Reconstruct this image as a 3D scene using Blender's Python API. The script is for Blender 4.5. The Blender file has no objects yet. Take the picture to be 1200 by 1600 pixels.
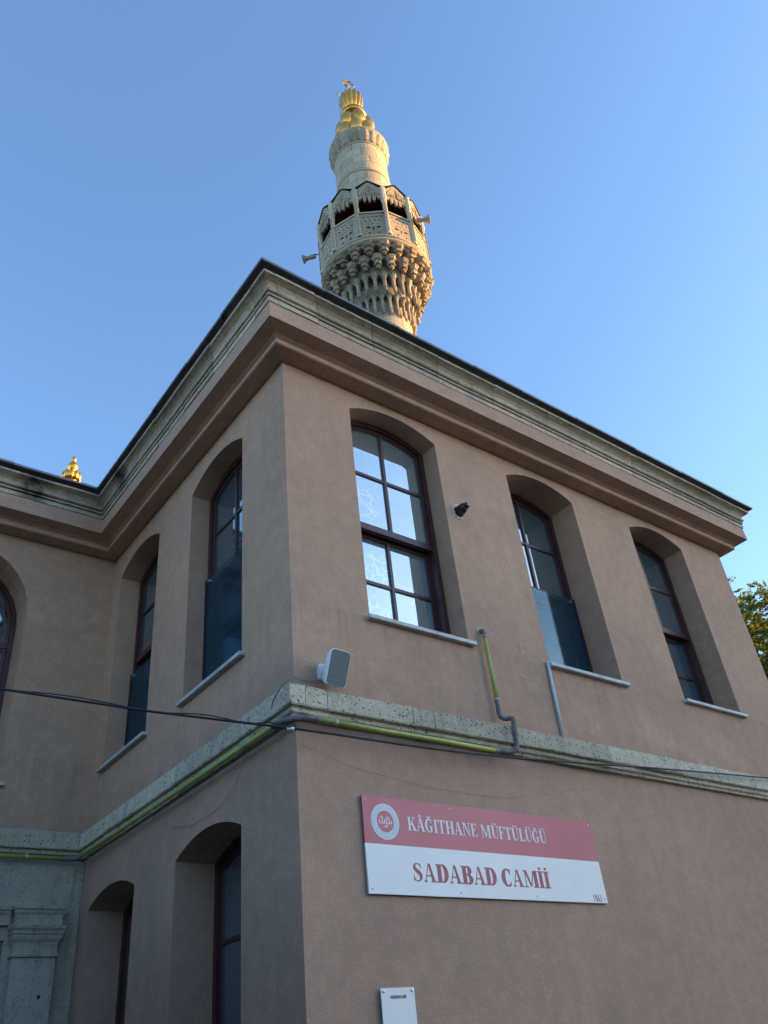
import bpy, bmesh, math, random
from math import pi, sin, cos, radians, sqrt, atan2
from mathutils import Matrix, Vector

random.seed(7)
SC = bpy.context.scene
COL = SC.collection

# ------------------------------------------------------------------ camera
cam_d = bpy.data.cameras.new('camera')
cam_d.sensor_fit = 'VERTICAL'
cam_d.sensor_height = 36.0
cam_d.sensor_width = 27.0
cam_d.lens = 28.80
cam_d.clip_start = 0.05
cam_d.clip_end = 4000
cam = bpy.data.objects.new('camera', cam_d)
COL.objects.link(cam)
RX = Vector((0.79725681, -0.59576719, -0.09717531))
DN = Vector((0.2820904, 0.51003388, -0.81258258))
FW = Vector((0.53367274, 0.62042477, 0.57468819))
cam.matrix_world = Matrix(((RX.x, -DN.x, -FW.x, -3.12695), (RX.y, -DN.y, -FW.y, -4.90381), (RX.z, -DN.z, -FW.z, 1.6), (0, 0, 0, 1)))
SC.camera = cam

# ------------------------------------------------------------------ sky, sun, exposure
SUN_EL = radians(13.0)
SUN_H = Vector((0.85, -0.527)).normalized()
world = bpy.data.worlds.new('World')
SC.world = world
world.use_nodes = True
wn = world.node_tree.nodes
wl = world.node_tree.links
wn.clear()
sky = wn.new('ShaderNodeTexSky')
sky.sky_type = 'NISHITA'
sky.sun_disc = False
sky.sun_elevation = SUN_EL
sky.sun_rotation = atan2(SUN_H.x, SUN_H.y)
sky.altitude = 50
sky.air_density = 1.0
sky.dust_density = 0.8
sky.ozone_density = 3.3
bg = wn.new('ShaderNodeBackground')
bg.inputs['Strength'].default_value = 0.06
wo = wn.new('ShaderNodeOutputWorld')
wl.new(sky.outputs['Color'], bg.inputs['Color'])
wl.new(bg.outputs['Background'], wo.inputs['Surface'])

sun_d = bpy.data.lights.new('sun', 'SUN')
sun_d.energy = 2.0
sun_d.angle = radians(0.5)
sun_d.color = (0.86, 0.44, 0.12)
sun = bpy.data.objects.new('sun', sun_d)
COL.objects.link(sun)
sdir = Vector((SUN_H.x * cos(SUN_EL), SUN_H.y * cos(SUN_EL), sin(SUN_EL)))
sun.rotation_euler = sdir.to_track_quat('Z', 'Y').to_euler()
sun.location = sdir * 60

SC.view_settings.view_transform = 'Standard'
SC.view_settings.look = 'None'
SC.view_settings.gamma = 1.0
SC.view_settings.use_curve_mapping = False
SC.view_settings.exposure = 3.0
SC.cycles.max_bounces = 6
SC.cycles.diffuse_bounces = 1
SC.cycles.glossy_bounces = 4

# ------------------------------------------------------------------ material helpers
MATS = {}


class NT:
    def __init__(self, name):
        self.m = bpy.data.materials.new(name)
        self.m.use_nodes = True
        self.t = self.m.node_tree
        self.n = self.t.nodes
        self.n.clear()
        self.out = self.n.new('ShaderNodeOutputMaterial')
        self.b = self.n.new('ShaderNodeBsdfPrincipled')
        self.t.links.new(self.b.outputs[0], self.out.inputs['Surface'])
        self.tc = self.n.new('ShaderNodeTexCoord')
        MATS[name] = self.m

    def link(self, a, b):
        self.t.links.new(a, b)

    def val(self, sock, v):
        if hasattr(v, 'is_output') or hasattr(v, 'links'):
            self.link(v, sock)
        else:
            sock.default_value = v

    def mapping(self, scale=(1, 1, 1), coord='Object', loc=(0, 0, 0), src=None):
        mp = self.n.new('ShaderNodeMapping')
        mp.inputs['Scale'].default_value = scale
        mp.inputs['Location'].default_value = loc
        self.link(src if src is not None else self.tc.outputs[coord], mp.inputs['Vector'])
        return mp.outputs[0]

    def world_pos(self):
        g = self.n.new('ShaderNodeNewGeometry')
        return g.outputs['Position']

    def noise(self, vec, scale, detail=4, rough=0.55, dist=0.0):
        t = self.n.new('ShaderNodeTexNoise')
        self.link(vec, t.inputs['Vector'])
        t.inputs['Scale'].default_value = scale
        t.inputs['Detail'].default_value = detail
        t.inputs['Roughness'].default_value = rough
        t.inputs['Distortion'].default_value = dist
        return t.outputs['Fac']

    def voro(self, vec, scale, feature='F1', rnd=1.0):
        t = self.n.new('ShaderNodeTexVoronoi')
        t.feature = feature
        self.link(vec, t.inputs['Vector'])
        t.inputs['Scale'].default_value = scale
        t.inputs['Randomness'].default_value = rnd
        return t.outputs['Distance']

    def ramp(self, fac, stops):
        r = self.n.new('ShaderNodeValToRGB')
        el = r.color_ramp.elements
        while len(el) < len(stops):
            el.new(0.5)
        for e, (p, c) in zip(el, stops):
            e.position = p
            e.color = (c, c, c, 1) if isinstance(c, (int, float)) else (*c, 1)
        self.link(fac, r.inputs['Fac'])
        return r.outputs['Color']

    def mix(self, fac, a, b, mode='MIX'):
        m = self.n.new('ShaderNodeMix')
        m.data_type = 'RGBA'
        m.blend_type = mode
        self.val(m.inputs[0], fac)
        for s, v in ((m.inputs[6], a), (m.inputs[7], b)):
            if isinstance(v, tuple):
                s.default_value = (*v, 1)
            else:
                self.link(v, s)
        return m.outputs[2]

    def math(self, op, a, b=0.0):
        m = self.n.new('ShaderNodeMath')
        m.operation = op
        self.val(m.inputs[0], a)
        self.val(m.inputs[1], b)
        return m.outputs[0]

    def near(self, pos, c, r0, r1):
        """1 within r0 of the world point c, 0 beyond r1"""
        d = self.n.new('ShaderNodeVectorMath')
        d.operation = 'DISTANCE'
        self.link(pos, d.inputs[0])
        d.inputs[1].default_value = c
        mr = self.n.new('ShaderNodeMapRange')
        self.link(d.outputs['Value'], mr.inputs[0])
        mr.inputs[1].default_value = r0
        mr.inputs[2].default_value = r1
        mr.inputs[3].default_value = 1.0
        mr.inputs[4].default_value = 0.0
        return mr.outputs[0]

    def bump(self, h, strength=0.3, dist=0.02, normal=None):
        b = self.n.new('ShaderNodeBump')
        b.inputs['Strength'].default_value = strength
        b.inputs['Distance'].default_value = dist
        self.link(h, b.inputs['Height'])
        if normal is not None:
            self.link(normal, b.inputs['Normal'])
        return b.outputs[0]

    def set(self, color=None, rough=None, metal=None, normal=None, spec=None):
        b = self.b
        if color is not None:
            if isinstance(color, tuple):
                b.inputs['Base Color'].default_value = (*color, 1)
            else:
                self.link(color, b.inputs['Base Color'])
        if rough is not None:
            self.val(b.inputs['Roughness'], rough)
        if metal is not None:
            b.inputs['Metallic'].default_value = metal
        if normal is not None:
            self.link(normal, b.inputs['Normal'])
        if spec is not None:
            b.inputs['Specular IOR Level'].default_value = spec
        return self.m


def plain(name, color, rough=0.5, metal=0.0, var=0.12, nscale=6.0, bump=0.0, spec=0.5):
    n = NT(name)
    p = n.mapping()
    f = n.ramp(n.noise(p, nscale, 5), [(0.3, 1 - var), (0.7, 1 + var)])
    c = n.mix(1.0, color, f, 'MULTIPLY')
    nm = n.bump(n.noise(p, nscale * 8, 3), bump, 0.01) if bump else None
    return n.set(c, rough, metal, nm, spec)


# ---- stucco
def stucco(name, base, warm, dull):
    n = NT(name)
    p = n.world_pos()
    big = n.noise(p, 0.55, 2, 0.6, 0.6)
    mid = n.noise(p, 2.6, 5, 0.65)
    streak = n.noise(n.mapping((3.2, 3.2, 0.28), src=p), 1.5, 3, 0.6)
    fine = n.noise(p, 70, 2, 0.7)
    c = n.mix(n.ramp(big, [(0.36, 0.0), (0.62, 1.0)]), warm, dull)
    c = n.mix(n.ramp(mid, [(0.36, 0.0), (0.68, 0.8)]), c, base)
    c = n.mix(n.ramp(streak, [(0.52, 0.0), (0.80, 0.26)]), c, tuple(x * 0.68 for x in dull))
    c = n.mix(1.0, c, n.ramp(fine, [(0.25, 0.84), (0.75, 1.14)]), 'MULTIPLY')
    blot = n.noise(p, 7.0, 4, 0.7)
    c = n.mix(1.0, c, n.ramp(blot, [(0.3, 0.90), (0.7, 1.09)]), 'MULTIPLY')
    # pale scuffs where the render has been chipped and patched
    chips = n.ramp(n.noise(n.mapping((1, 1, 0.75), src=p), 17, 4, 0.75), [(0.57, 0.0), (0.64, 1.0)])
    msk = None
    for (ctr, r, k) in (((2.70, 0, 4.70), 0.26, 0.8), ((2.62, 0, 5.02), 0.18, 0.55), ((3.47, 0, 4.36), 0.22, 0.6),
                        ((1.5, 0, 4.5), 0.3, 0.3), ((0.8, 0, 3.0), 0.3, 0.25), ((2.1, 0, 2.2), 0.8, 0.25)):
        q = n.math('MULTIPLY', n.near(p, ctr, 0.02, r), k)
        msk = q if msk is None else n.math('MAXIMUM', msk, q)
    c = n.mix(n.math('MULTIPLY', msk, chips), c, (0.74, 0.61, 0.49))
    # grime on the foot of the wall above the ledge and drips under the sills
    sep = n.n.new('ShaderNodeSeparateXYZ')
    n.link(p, sep.inputs[0])
    zz = sep.outputs['Z']
    fine_streak = n.noise(n.mapping((9, 9, 0.5), src=p), 1.4, 2, 0.6)
    up = n.math('MULTIPLY', n.ramp(n.math('SUBTRACT', zz, 4.10), [(0.05, 1.0), (0.34, 0.0)]), n.math('GREATER_THAN', zz, 4.1))
    dn = n.math('MULTIPLY', n.ramp(n.math('SUBTRACT', 4.92, zz), [(0.0, 1.0), (0.62, 0.0)]), n.math('LESS_THAN', zz, 4.92))
    gr_ = n.math('ADD', n.math('MULTIPLY', up, n.ramp(mid, [(0.38, 0.0), (0.66, 0.42)])), n.math('MULTIPLY', dn, n.ramp(fine_streak, [(0.5, 0.0), (0.72, 0.38)])))
    c = n.mix(gr_, c, tuple(x * 0.5 for x in dull))
    # hairline cracks
    wob = n.mapping((0.5, 0.5, 0.34), src=n.mix(0.22, p, n.noise(p, 5, 3, 0.6)))
    vor = n.voro(wob, 1.35, 'DISTANCE_TO_EDGE')
    crack = n.math('MULTIPLY', n.ramp(vor, [(0.0, 1.0), (0.003, 0.0)]), n.ramp(big, [(0.52, 0.0), (0.62, 0.3)]))
    c = n.mix(crack, c, tuple(x * 0.45 for x in dull))
    h = n.math('ADD', n.math('MULTIPLY', fine, 0.6), n.math('MULTIPLY', n.noise(p, 14, 2, 0.6), 1.2))
    return n.set(c, 0.92, 0, n.bump(h, 0.33, 0.012), 0.18)


stucco('stucco', (0.480, 0.307, 0.213), (0.525, 0.340, 0.233), (0.425, 0.276, 0.197))
stucco('stucco_trim', (0.470, 0.303, 0.218), (0.495, 0.321, 0.230), (0.435, 0.284, 0.206))


# ---- weathered stones
def stone(name, light, dark, green, pits, stains=(), bscale=1.0):
    n = NT(name)
    p = n.world_pos()
    oi = n.n.new('ShaderNodeObjectInfo')
    big = n.noise(p, 1.7, 2, 0.62, 0.5)
    mid = n.noise(p, 9, 4, 0.7)
    c = n.mix(n.ramp(big, [(0.3, 0.0), (0.72, 1.0)]), light, green)
    c = n.mix(n.ramp(mid, [(0.42, 0.0), (0.78, 0.75)]), c, dark)
    c = n.mix(1.0, c, n.ramp(oi.outputs['Random'], [(0.0, 0.78), (1.0, 1.12)]), 'MULTIPLY')
    streak = n.noise(n.mapping((7, 7, 0.6), src=p), 1.2, 2, 0.6)
    c = n.mix(n.ramp(streak, [(0.56, 0.0), (0.8, 0.5)]), c, tuple(x * 0.55 for x in dark))
    fine = n.noise(p, 34, 3, 0.75)
    c = n.mix(1.0, c, n.ramp(fine, [(0.25, 0.82), (0.75, 1.14)]), 'MULTIPLY')
    for (ctr, r, k) in stains:
        m = n.math('MULTIPLY', n.near(p, ctr, r * 0.25, r), n.ramp(mid, [(0.3, 0.4 * k), (0.6, k)]))
        c = n.mix(m, c, (0.018, 0.02, 0.018))
    h = fine
    if pits:
        v1 = n.voro(n.mapping((1, 1, 1.25), src=p), 25)
        v2 = n.voro(p, 56)
        thr = n.ramp(mid, [(0.38, 0.0), (0.56, 1.0)])
        p1 = n.math('MULTIPLY', n.ramp(v1, [(0.16, 1.0), (0.27, 0.0)]), thr)
        p2 = n.math('MULTIPLY', n.ramp(v2, [(0.15, 1.0), (0.27, 0.0)]), n.ramp(big, [(0.3, 0.3), (0.6, 0.9)]))
        pp = n.math('MULTIPLY', n.math('MAXIMUM', p1, p2), pits)
        c = n.mix(pp, c, (0.035, 0.034, 0.032))  # dirt and the shade inside the pits both put into the colour
        h = n.math('SUBTRACT', h, n.math('MULTIPLY', n.ramp(v1, [(0.16, pits), (0.27, 0.0)]), 1.5))
    return n.set(c, 0.93, 0, n.bump(h, 0.55 * bscale, 0.015), 0.15)


stone('course_stone', (0.66, 0.575, 0.42), (0.40, 0.35, 0.26), (0.56, 0.50, 0.37), 1.0)
stone('cornice_stone', (0.62, 0.522, 0.388), (0.34, 0.287, 0.21), (0.52, 0.443, 0.333), 0.3,
      stains=(((-1.25, 3.83, 8.12), 0.30, 0.93), ((-1.22, 3.86, 7.98), 0.20, 0.6), ((-0.4, 3.2, 8.16), 0.22, 0.9)))
stone('portal_stone', (0.52, 0.465, 0.36), (0.34, 0.305, 0.24), (0.45, 0.405, 0.315), 0.35)
stone('minaret_stone', (0.62, 0.53, 0.375), (0.42, 0.35, 0.24), (0.54, 0.46, 0.33), 0.0)
stone('minaret_carved', (0.48, 0.415, 0.305), (0.26, 0.215, 0.155), (0.40, 0.345, 0.255), 0.12, bscale=1.4)
plain('sill_marble', (0.46, 0.46, 0.44), 0.6, var=0.25, nscale=9)
plain('lead', (0.055, 0.058, 0.066), 0.55, 0.35, 0.25, 5, 0.25)
plain('lead_light', (0.17, 0.18, 0.19), 0.5, 0.4, 0.25, 5, 0.2)
plain('frame_wood', (0.062, 0.024, 0.024), 0.38, var=0.2, nscale=14)
plain('pipe_paint', (0.37, 0.385, 0.085), 0.38, var=0.15, nscale=7)
plain('pipe_tape', (0.155, 0.13, 0.125), 0.62, var=0.4, nscale=26, bump=0.3)
plain('pipe_steel', (0.36, 0.36, 0.34), 0.5, 0.2, 0.3, 20)
plain('conduit_grey', (0.50, 0.54, 0.55), 0.45, var=0.08)
plain('cable_black', (0.016, 0.017, 0.022), 0.6)
plain('wire_pale', (0.20, 0.18, 0.16), 0.7)
plain('plastic_white', (0.74, 0.76, 0.76), 0.35, var=0.05)
plain('speaker_grille', (0.145, 0.175, 0.165), 0.6, var=0.12, nscale=40)
plain('black_plastic', (0.012, 0.012, 0.014), 0.4)
plain('plaster_patch', (0.52, 0.44, 0.38), 0.95, var=0.3, nscale=30, bump=0.6)
plain('sign_red', (0.52, 0.088, 0.125), 0.34, var=0.06, nscale=2.5, bump=0.05)
plain('sign_white', (0.86, 0.86, 0.82), 0.36, var=0.04, nscale=2.5)
plain('sign_print', (0.78, 0.80, 0.81), 0.4, var=0.03)
plain('sign_print_red', (0.34, 0.045, 0.080), 0.4, var=0.05)
plain('sign_pale_blue', (0.50, 0.63, 0.66), 0.4, var=0.04)
plain('print_black', (0.02, 0.02, 0.022), 0.5)
plain('steel', (0.62, 0.62, 0.60), 0.25, 1.0)
plain('gold', (1.0, 0.46, 0.08), 0.3, 1.0, 0.14, 9, 0.10)
plain('horn_grey', (0.34, 0.32, 0.28), 0.5, var=0.15)
plain('bark', (0.10, 0.075, 0.055), 0.95, var=0.4, nscale=12, bump=0.8)
plain('asphalt', (0.035, 0.035, 0.036), 0.92, var=0.25, nscale=3, bump=0.4)
plain('paving', (0.05, 0.047, 0.045), 0.9, var=0.2, nscale=2, bump=0.3)
plain('kerb', (0.32, 0.31, 0.29), 0.9, var=0.2, nscale=4, bump=0.3)
plain('stucco_plain', (0.15, 0.15, 0.15), 0.9, var=0.1)
plain('block_wall', (0.52, 0.47, 0.38), 0.9, var=0.12, nscale=1.5)
plain('block_wall_pale', (0.30, 0.26, 0.21), 0.9, var=0.12, nscale=1.5)
plain('roof_tile', (0.30, 0.12, 0.07), 0.85, var=0.3, nscale=8)
plain('interior_dark', (0.03, 0.028, 0.026), 0.9)  # shade of unlit interiors put into a near-black colour


def film_glass(name, mirror, teal, lace=False):
    n = NT(name)
    p = n.world_pos()
    n.n.remove(n.b)
    dif = n.n.new('ShaderNodeBsdfDiffuse')
    dif.inputs['Color'].default_value = (*teal, 1)
    gl = n.n.new('ShaderNodeBsdfGlossy')
    gl.inputs['Roughness'].default_value = 0.02
    gl.inputs['Color'].default_value = (0.86, 0.96, 1.0, 1)
    nm = n.bump(n.noise(p, 2.2, 2), 0.035, 0.02)
    n.link(nm, gl.inputs['Normal'])
    fr = n.n.new('ShaderNodeLayerWeight')
    fr.inputs['Blend'].default_value = 0.35
    fac = n.math('ADD', n.math('MULTIPLY', fr.outputs['Facing'], 0.35), mirror)
    fac = n.math('MULTIPLY', fac, n.ramp(n.noise(p, 3.5, 4), [(0.3, 0.93), (0.7, 1.0)]))
    mx = n.n.new('ShaderNodeMixShader')
    n.link(fac, mx.inputs[0])
    n.link(dif.outputs[0], mx.inputs[1])
    n.link(gl.outputs[0], mx.inputs[2])
    last = mx.outputs[0]
    if lace:
        # a white lace curtain hanging close behind the glass
        wv = n.mix(0.10, p, n.noise(p, 5, 1))
        e = n.ramp(n.voro(wv, 10, 'DISTANCE_TO_EDGE'), [(0.03, 1.0), (0.08, 0.0)])
        msk = None
        for (ctr, r) in (((1.18, 0.33, 5.72), 0.24), ((1.15, 0.33, 5.15), 0.30), ((1.05, 0.26, 6.42), 0.24), ((1.6, 0.33, 5.5), 0.12)):
            q = n.near(p, ctr, r * 0.55, r)
            msk = q if msk is None else n.math('MAXIMUM', msk, q)
        n.link(n.mix(n.math('MULTIPLY', e, msk), teal, (0.70, 0.75, 0.75)), dif.inputs['Color'])
    n.link(last, n.out.inputs['Surface'])
    return n.m


film_glass('glass_film', 0.24, (0.034, 0.072, 0.092))
film_glass('glass_lace', 0.42, (0.20, 0.25, 0.26), True)


def guard_glass(name):
    n = NT(name)
    n.n.remove(n.b)
    tr = n.n.new('ShaderNodeBsdfTransparent')
    tr.inputs['Color'].default_value = (0.55, 0.75, 0.86, 1)
    dif = n.n.new('ShaderNodeBsdfDiffuse')
    dif.inputs['Color'].default_value = (0.09, 0.16, 0.20, 1)
    gl = n.n.new('ShaderNodeBsdfGlossy')
    gl.inputs['Roughness'].default_value = 0.04
    a = n.n.new('ShaderNodeMixShader')
    a.inputs[0].default_value = 0.14
    n.link(tr.outputs[0], a.inputs[1])
    n.link(dif.outputs[0], a.inputs[2])
    fr = n.n.new('ShaderNodeFresnel')
    fr.inputs['IOR'].default_value = 1.5
    b = n.n.new('ShaderNodeMixShader')
    n.link(n.math('MULTIPLY', fr.outputs[0], 0.22), b.inputs[0])
    n.link(a.outputs[0], b.inputs[1])
    n.link(gl.outputs[0], b.inputs[2])
    n.link(b.outputs[0], n.out.inputs['Surface'])
    return n.m


guard_glass('guard_glass')


def leaf_mat(name, cols):
    n = NT(name)
    g = n.n.new('ShaderNodeNewGeometry')
    c = n.ramp(g.outputs['Random Per Island'], [(i / (len(cols) - 1), k) for i, k in enumerate(cols)])
    n.b.inputs['Roughness'].default_value = 0.6
    n.link(c, n.b.inputs['Base Color'])
    n.b.inputs['Specular IOR Level'].default_value = 0.25
    tl = n.n.new('ShaderNodeBsdfTranslucent')
    n.link(c, tl.inputs['Color'])
    mx = n.n.new('ShaderNodeMixShader')
    mx.inputs[0].default_value = 0.48
    n.link(n.b.outputs[0], mx.inputs[1])
    n.link(tl.outputs[0], mx.inputs[2])
    n.link(mx.outputs[0], n.out.inputs['Surface'])
    return n.m


leaf_mat('leaf', [(0.08, 0.15, 0.03), (0.13, 0.20, 0.04), (0.19, 0.25, 0.05), (0.26, 0.27, 0.05), (0.09, 0.15, 0.03), (0.30, 0.25, 0.06)])
leaf_mat('leaf_dark', [(0.04, 0.075, 0.02), (0.07, 0.115, 0.028), (0.10, 0.14, 0.03)])


# ------------------------------------------------------------------ mesh helpers
class MB:
    def __init__(self):
        self.v = []
        self.f = []

    def add(self, vs, fs):
        o = len(self.v)
        self.v += [tuple(p) for p in vs]
        self.f += [tuple(i + o for i in f) for f in fs]
        return self

    def quad(self, a, b, c, d):
        return self.add((a, b, c, d), ((0, 1, 2, 3),))

    def box(self, x0, x1, y0, y1, z0, z1):
        return self.add([(x0, y0, z0), (x1, y0, z0), (x1, y1, z0), (x0, y1, z0), (x0, y0, z1), (x1, y0, z1), (x1, y1, z1), (x0, y1, z1)],
                        [(3, 2, 1, 0), (4, 5, 6, 7), (0, 1, 5, 4), (1, 2, 6, 5), (2, 3, 7, 6), (3, 0, 4, 7)])

    def rings(self, rings, closed=True, cap=True):
        """skin a list of equally long point rings"""
        n = len(rings[0])
        vs = [p for r in rings for p in r]
        fs = []
        for i in range(len(rings) - 1):
            for j in range(n if closed else n - 1):
                k = (j + 1) % n
                fs.append((i * n + j, i * n + k, (i + 1) * n + k, (i + 1) * n + j))
        if cap and closed:
            fs.append(tuple(range(n - 1, -1, -1)))
            fs.append(tuple((len(rings) - 1) * n + j for j in range(n)))
        return self.add(vs, fs)

    def tube(self, pts, r, seg=10, cap=True):
        pts = [Vector(p) for p in pts]
        rs = r if isinstance(r, (list, tuple)) else [r] * len(pts)
        up = None
        out = []
        for i, p in enumerate(pts):
            if i == 0:
                t = pts[1] - p
            elif i == len(pts) - 1:
                t = p - pts[i - 1]
            else:
                t = (pts[i + 1] - p).normalized() + (p - pts[i - 1]).normalized()
            t.normalize()
            if up is None:
                up = Vector((0, 0, 1)) if abs(t.z) < 0.9 else Vector((1, 0, 0))
            s = t.cross(up).normalized()
            up = s.cross(t).normalized()
            out.append([p + (s * cos(2 * pi * k / seg) + up * sin(2 * pi * k / seg)) * rs[i] for k in range(seg)])
        return self.rings(out, True, cap)

    def lathe(self, prof, seg=32, c=(0, 0), lobes=0, amp=0.0, cap=True, ph=0.0):
        out = []
        for (r, z) in prof:
            ring = []
            for k in range(seg):
                a = 2 * pi * k / seg + ph
                rr = r * (1 + amp * (abs(cos(lobes * a / 2)) - 0.6)) if lobes else r
                ring.append((c[0] + rr * cos(a), c[1] + rr * sin(a), z))
            out.append(ring)
        return self.rings(out, True, cap)

    def prism(self, poly, y0, y1):
        """polygon in x-z, extruded along y"""
        n = len(poly)
        vs = [(p[0], y0, p[1]) for p in poly] + [(p[0], y1, p[1]) for p in poly]
        fs = [tuple(range(n)), tuple(range(2 * n - 1, n - 1, -1))]
        fs += [(i, n + i, n + (i + 1) % n, (i + 1) % n) for i in range(n)]
        return self.add(vs, fs)

    def mesh(self, name):
        me = bpy.data.meshes.new(name)
        me.from_pydata(self.v, [], self.f)
        bm = bmesh.new()
        bm.from_mesh(me)
        bmesh.ops.recalc_face_normals(bm, faces=bm.faces)
        bm.to_mesh(me)
        bm.free()
        return me

    def build(self, name, mat, parent=None, smooth=False, loc=None, rotz=None):
        return link(name, self.mesh(name), mat, parent, smooth, loc, rotz)


def link(name, me, mat, parent=None, smooth=False, loc=None, rotz=None):
    if not me.materials:
        me.materials.append(MATS[mat])
    if smooth:
        for p in me.polygons:
            p.use_smooth = True
        if smooth == 'auto':
            bm = bmesh.new()
            bm.from_mesh(me)
            for e in bm.edges:
                if len(e.link_faces) == 2 and e.calc_face_angle(0) > radians(38):
                    e.smooth = False
            bm.to_mesh(me)
            bm.free()
    o = bpy.data.objects.new(name, me)
    COL.objects.link(o)
    if parent:
        o.parent = parent
    if loc is not None:
        o.location = loc
    if rotz is not None:
        o.rotation_euler = (0, 0, rotz)
    return o


def tag(o, label, cat, group=None):
    o['label'] = label
    o['category'] = cat
    if group:
        o['group'] = group
    return o


def empty(name, loc=(0, 0, 0), rotz=0.0):
    o = bpy.data.objects.new(name, None)
    o.empty_display_size = 0.2
    COL.objects.link(o)
    o.location = loc
    o.rotation_euler = (0, 0, rotz)
    return o


def structure(o):
    o['kind'] = 'structure'
    return o


def curve_plate(outer, holes, thick):
    """flat plate with real holes: polygons in x-z, thickness along y"""
    cu = bpy.data.curves.new('plate', 'CURVE')
    cu.dimensions = '2D'
    cu.fill_mode = 'BOTH'
    cu.extrude = thick / 2
    for poly in [outer] + list(holes):
        s = cu.splines.new('POLY')
        s.points.add(len(poly) - 1)
        for pt, q in zip(s.points, poly):
            pt.co = (q[0], q[1], 0, 1)
        s.use_cyclic_u = True
    o = bpy.data.objects.new('plate', cu)
    COL.objects.link(o)
    dg = bpy.context.evaluated_depsgraph_get()
    me = bpy.data.meshes.new_from_object(o.evaluated_get(dg))
    bpy.data.objects.remove(o)
    bpy.data.curves.remove(cu)
    me.transform(Matrix.Rotation(pi / 2, 4, 'X'))
    me.materials.clear()
    return me


# ------------------------------------------------------------------ dimensions of the place
L = 4.234         # the wing set back on the left stands this far behind the front corner
XE = 7.48         # length of the front wall
XW = -4.7         # the set-back wing goes on to here
YB = 13.0         # depth of the building
ZT = 7.62         # wall top under the eaves

# ------------------------------------------------------------------ ground
g = MB().quad((-900, -900, 0), (900, -900, 0), (900, 900, 0), (-900, 900, 0)).build('ground', 'asphalt')
structure(g)
pv = MB().box(-12, 11, -2.2, 16, -0.1, 0.12).build('pavement', 'paving')
structure(pv)
kb = MB().box(-12.15, 11.15, -2.35, -2.203, -0.1, 0.13).build('kerb', 'kerb')
structure(kb)

# ------------------------------------------------------------------ the building
B = empty('mosque_building')
tag(B, 'brown stuccoed two-storey mosque with stone cornice and arched windows', 'building')


def arc(u0, u1, spring, rise, inset=0.0, n=14):
    w = (u1 - u0) / 2
    R = (w * w + rise * rise) / (2 * rise)
    uc = (u0 + u1) / 2
    zc = spring + rise - R
    R2 = R - inset
    w2 = w - inset
    a = math.asin(min(1, w2 / R2))
    return [(uc + R2 * sin(t), zc + R2 * cos(t)) for t in [-a + 2 * a * i / n for i in range(n + 1)]]


def wall(name, origin, rotz, length, z0, z1, ops, mat='stucco', parent=B):
    """face in the local plane y=0 seen from -y; openings with real reveals"""
    m = MB()
    cols = {}
    for o in ops:
        cols.setdefault((round(o['u0'], 4), round(o['u1'], 4)), []).append(o)
    u = 0.0
    for (a, b) in sorted(cols):
        m.quad((u, 0, z0), (a, 0, z0), (a, 0, z1), (u, 0, z1))
        zz = z0
        lower = None
        for o in sorted(cols[(a, b)], key=lambda q: q['z0']):
            if lower is None:
                m.quad((a, 0, zz), (b, 0, zz), (b, 0, o['z0']), (a, 0, o['z0']))
            else:
                for p, q in zip(lower, lower[1:]):
                    m.quad((p[0], 0, p[1]), (q[0], 0, q[1]), (q[0], 0, o['z0']), (p[0], 0, o['z0']))
            A = arc(a, b, o['spring'], o['rise'])
            d = o['depth'] + 0.14
            m.quad((a, 0, o['z0']), (a, d, o['z0']), (a, d, o['spring']), (a, 0, o['spring']))
            m.quad((b, 0, o['z0']), (b, d, o['z0']), (b, d, o['spring']), (b, 0, o['spring']))
            m.quad((a, 0, o['z0']), (b, 0, o['z0']), (b, d, o['z0']), (a, d, o['z0']))
            for p, q in zip(A, A[1:]):
                m.quad((p[0], 0, p[1]), (q[0], 0, q[1]), (q[0], d, q[1]), (p[0], d, p[1]))
            lower = A
        for p, q in zip(lower, lower[1:]):
            m.quad((p[0], 0, p[1]), (q[0], 0, q[1]), (q[0], 0, z1), (p[0], 0, z1))
        u = b
    m.quad((u, 0, z0), (length, 0, z0), (length, 0, z1), (u, 0, z1))
    me = bpy.data.meshes.new(name)
    bm = bmesh.new()
    vs = [bm.verts.new(p) for p in m.v]
    for f in m.f:
        bm.faces.new([vs[i] for i in f])
    bmesh.ops.remove_doubles(bm, verts=bm.verts, dist=1e-5)
    bm.to_mesh(me)
    bm.free()
    return link(name, me, mat, parent, False, origin, rotz)


W = 1.15
WZ0, WSP, WR = 4.925, 7.353, 0.145
front_ops = [dict(u0=x, u1=x + W, z0=WZ0, spring=WSP, rise=WR, depth=dp) for x, dp in ((0.788, 0.215), (3.036, 0.36), (5.305, 0.30))]
front = wall('front_wall', (0, 0, 0), 0, XE, 0.0, ZT + 0.02, front_ops)

LW = 1.147
LZ0, LSP, LR = 4.767, 7.216, 0.17
side_ops = []
for y, dp in ((0.8145, 0.215), (2.8117, 0.25)):
    u0 = L - (y + LW)
    side_ops.append(dict(u0=u0, u1=u0 + LW, z0=LZ0, spring=LSP, rise=LR, depth=dp))
    side_ops.append(dict(u0=u0, u1=u0 + LW, z0=1.05, spring=3.351, rise=0.13, depth=0.37))
side = wall('side_wall', (0, L, 0), -pi / 2, L, 0.0, ZT + 0.02, side_ops)

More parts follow.
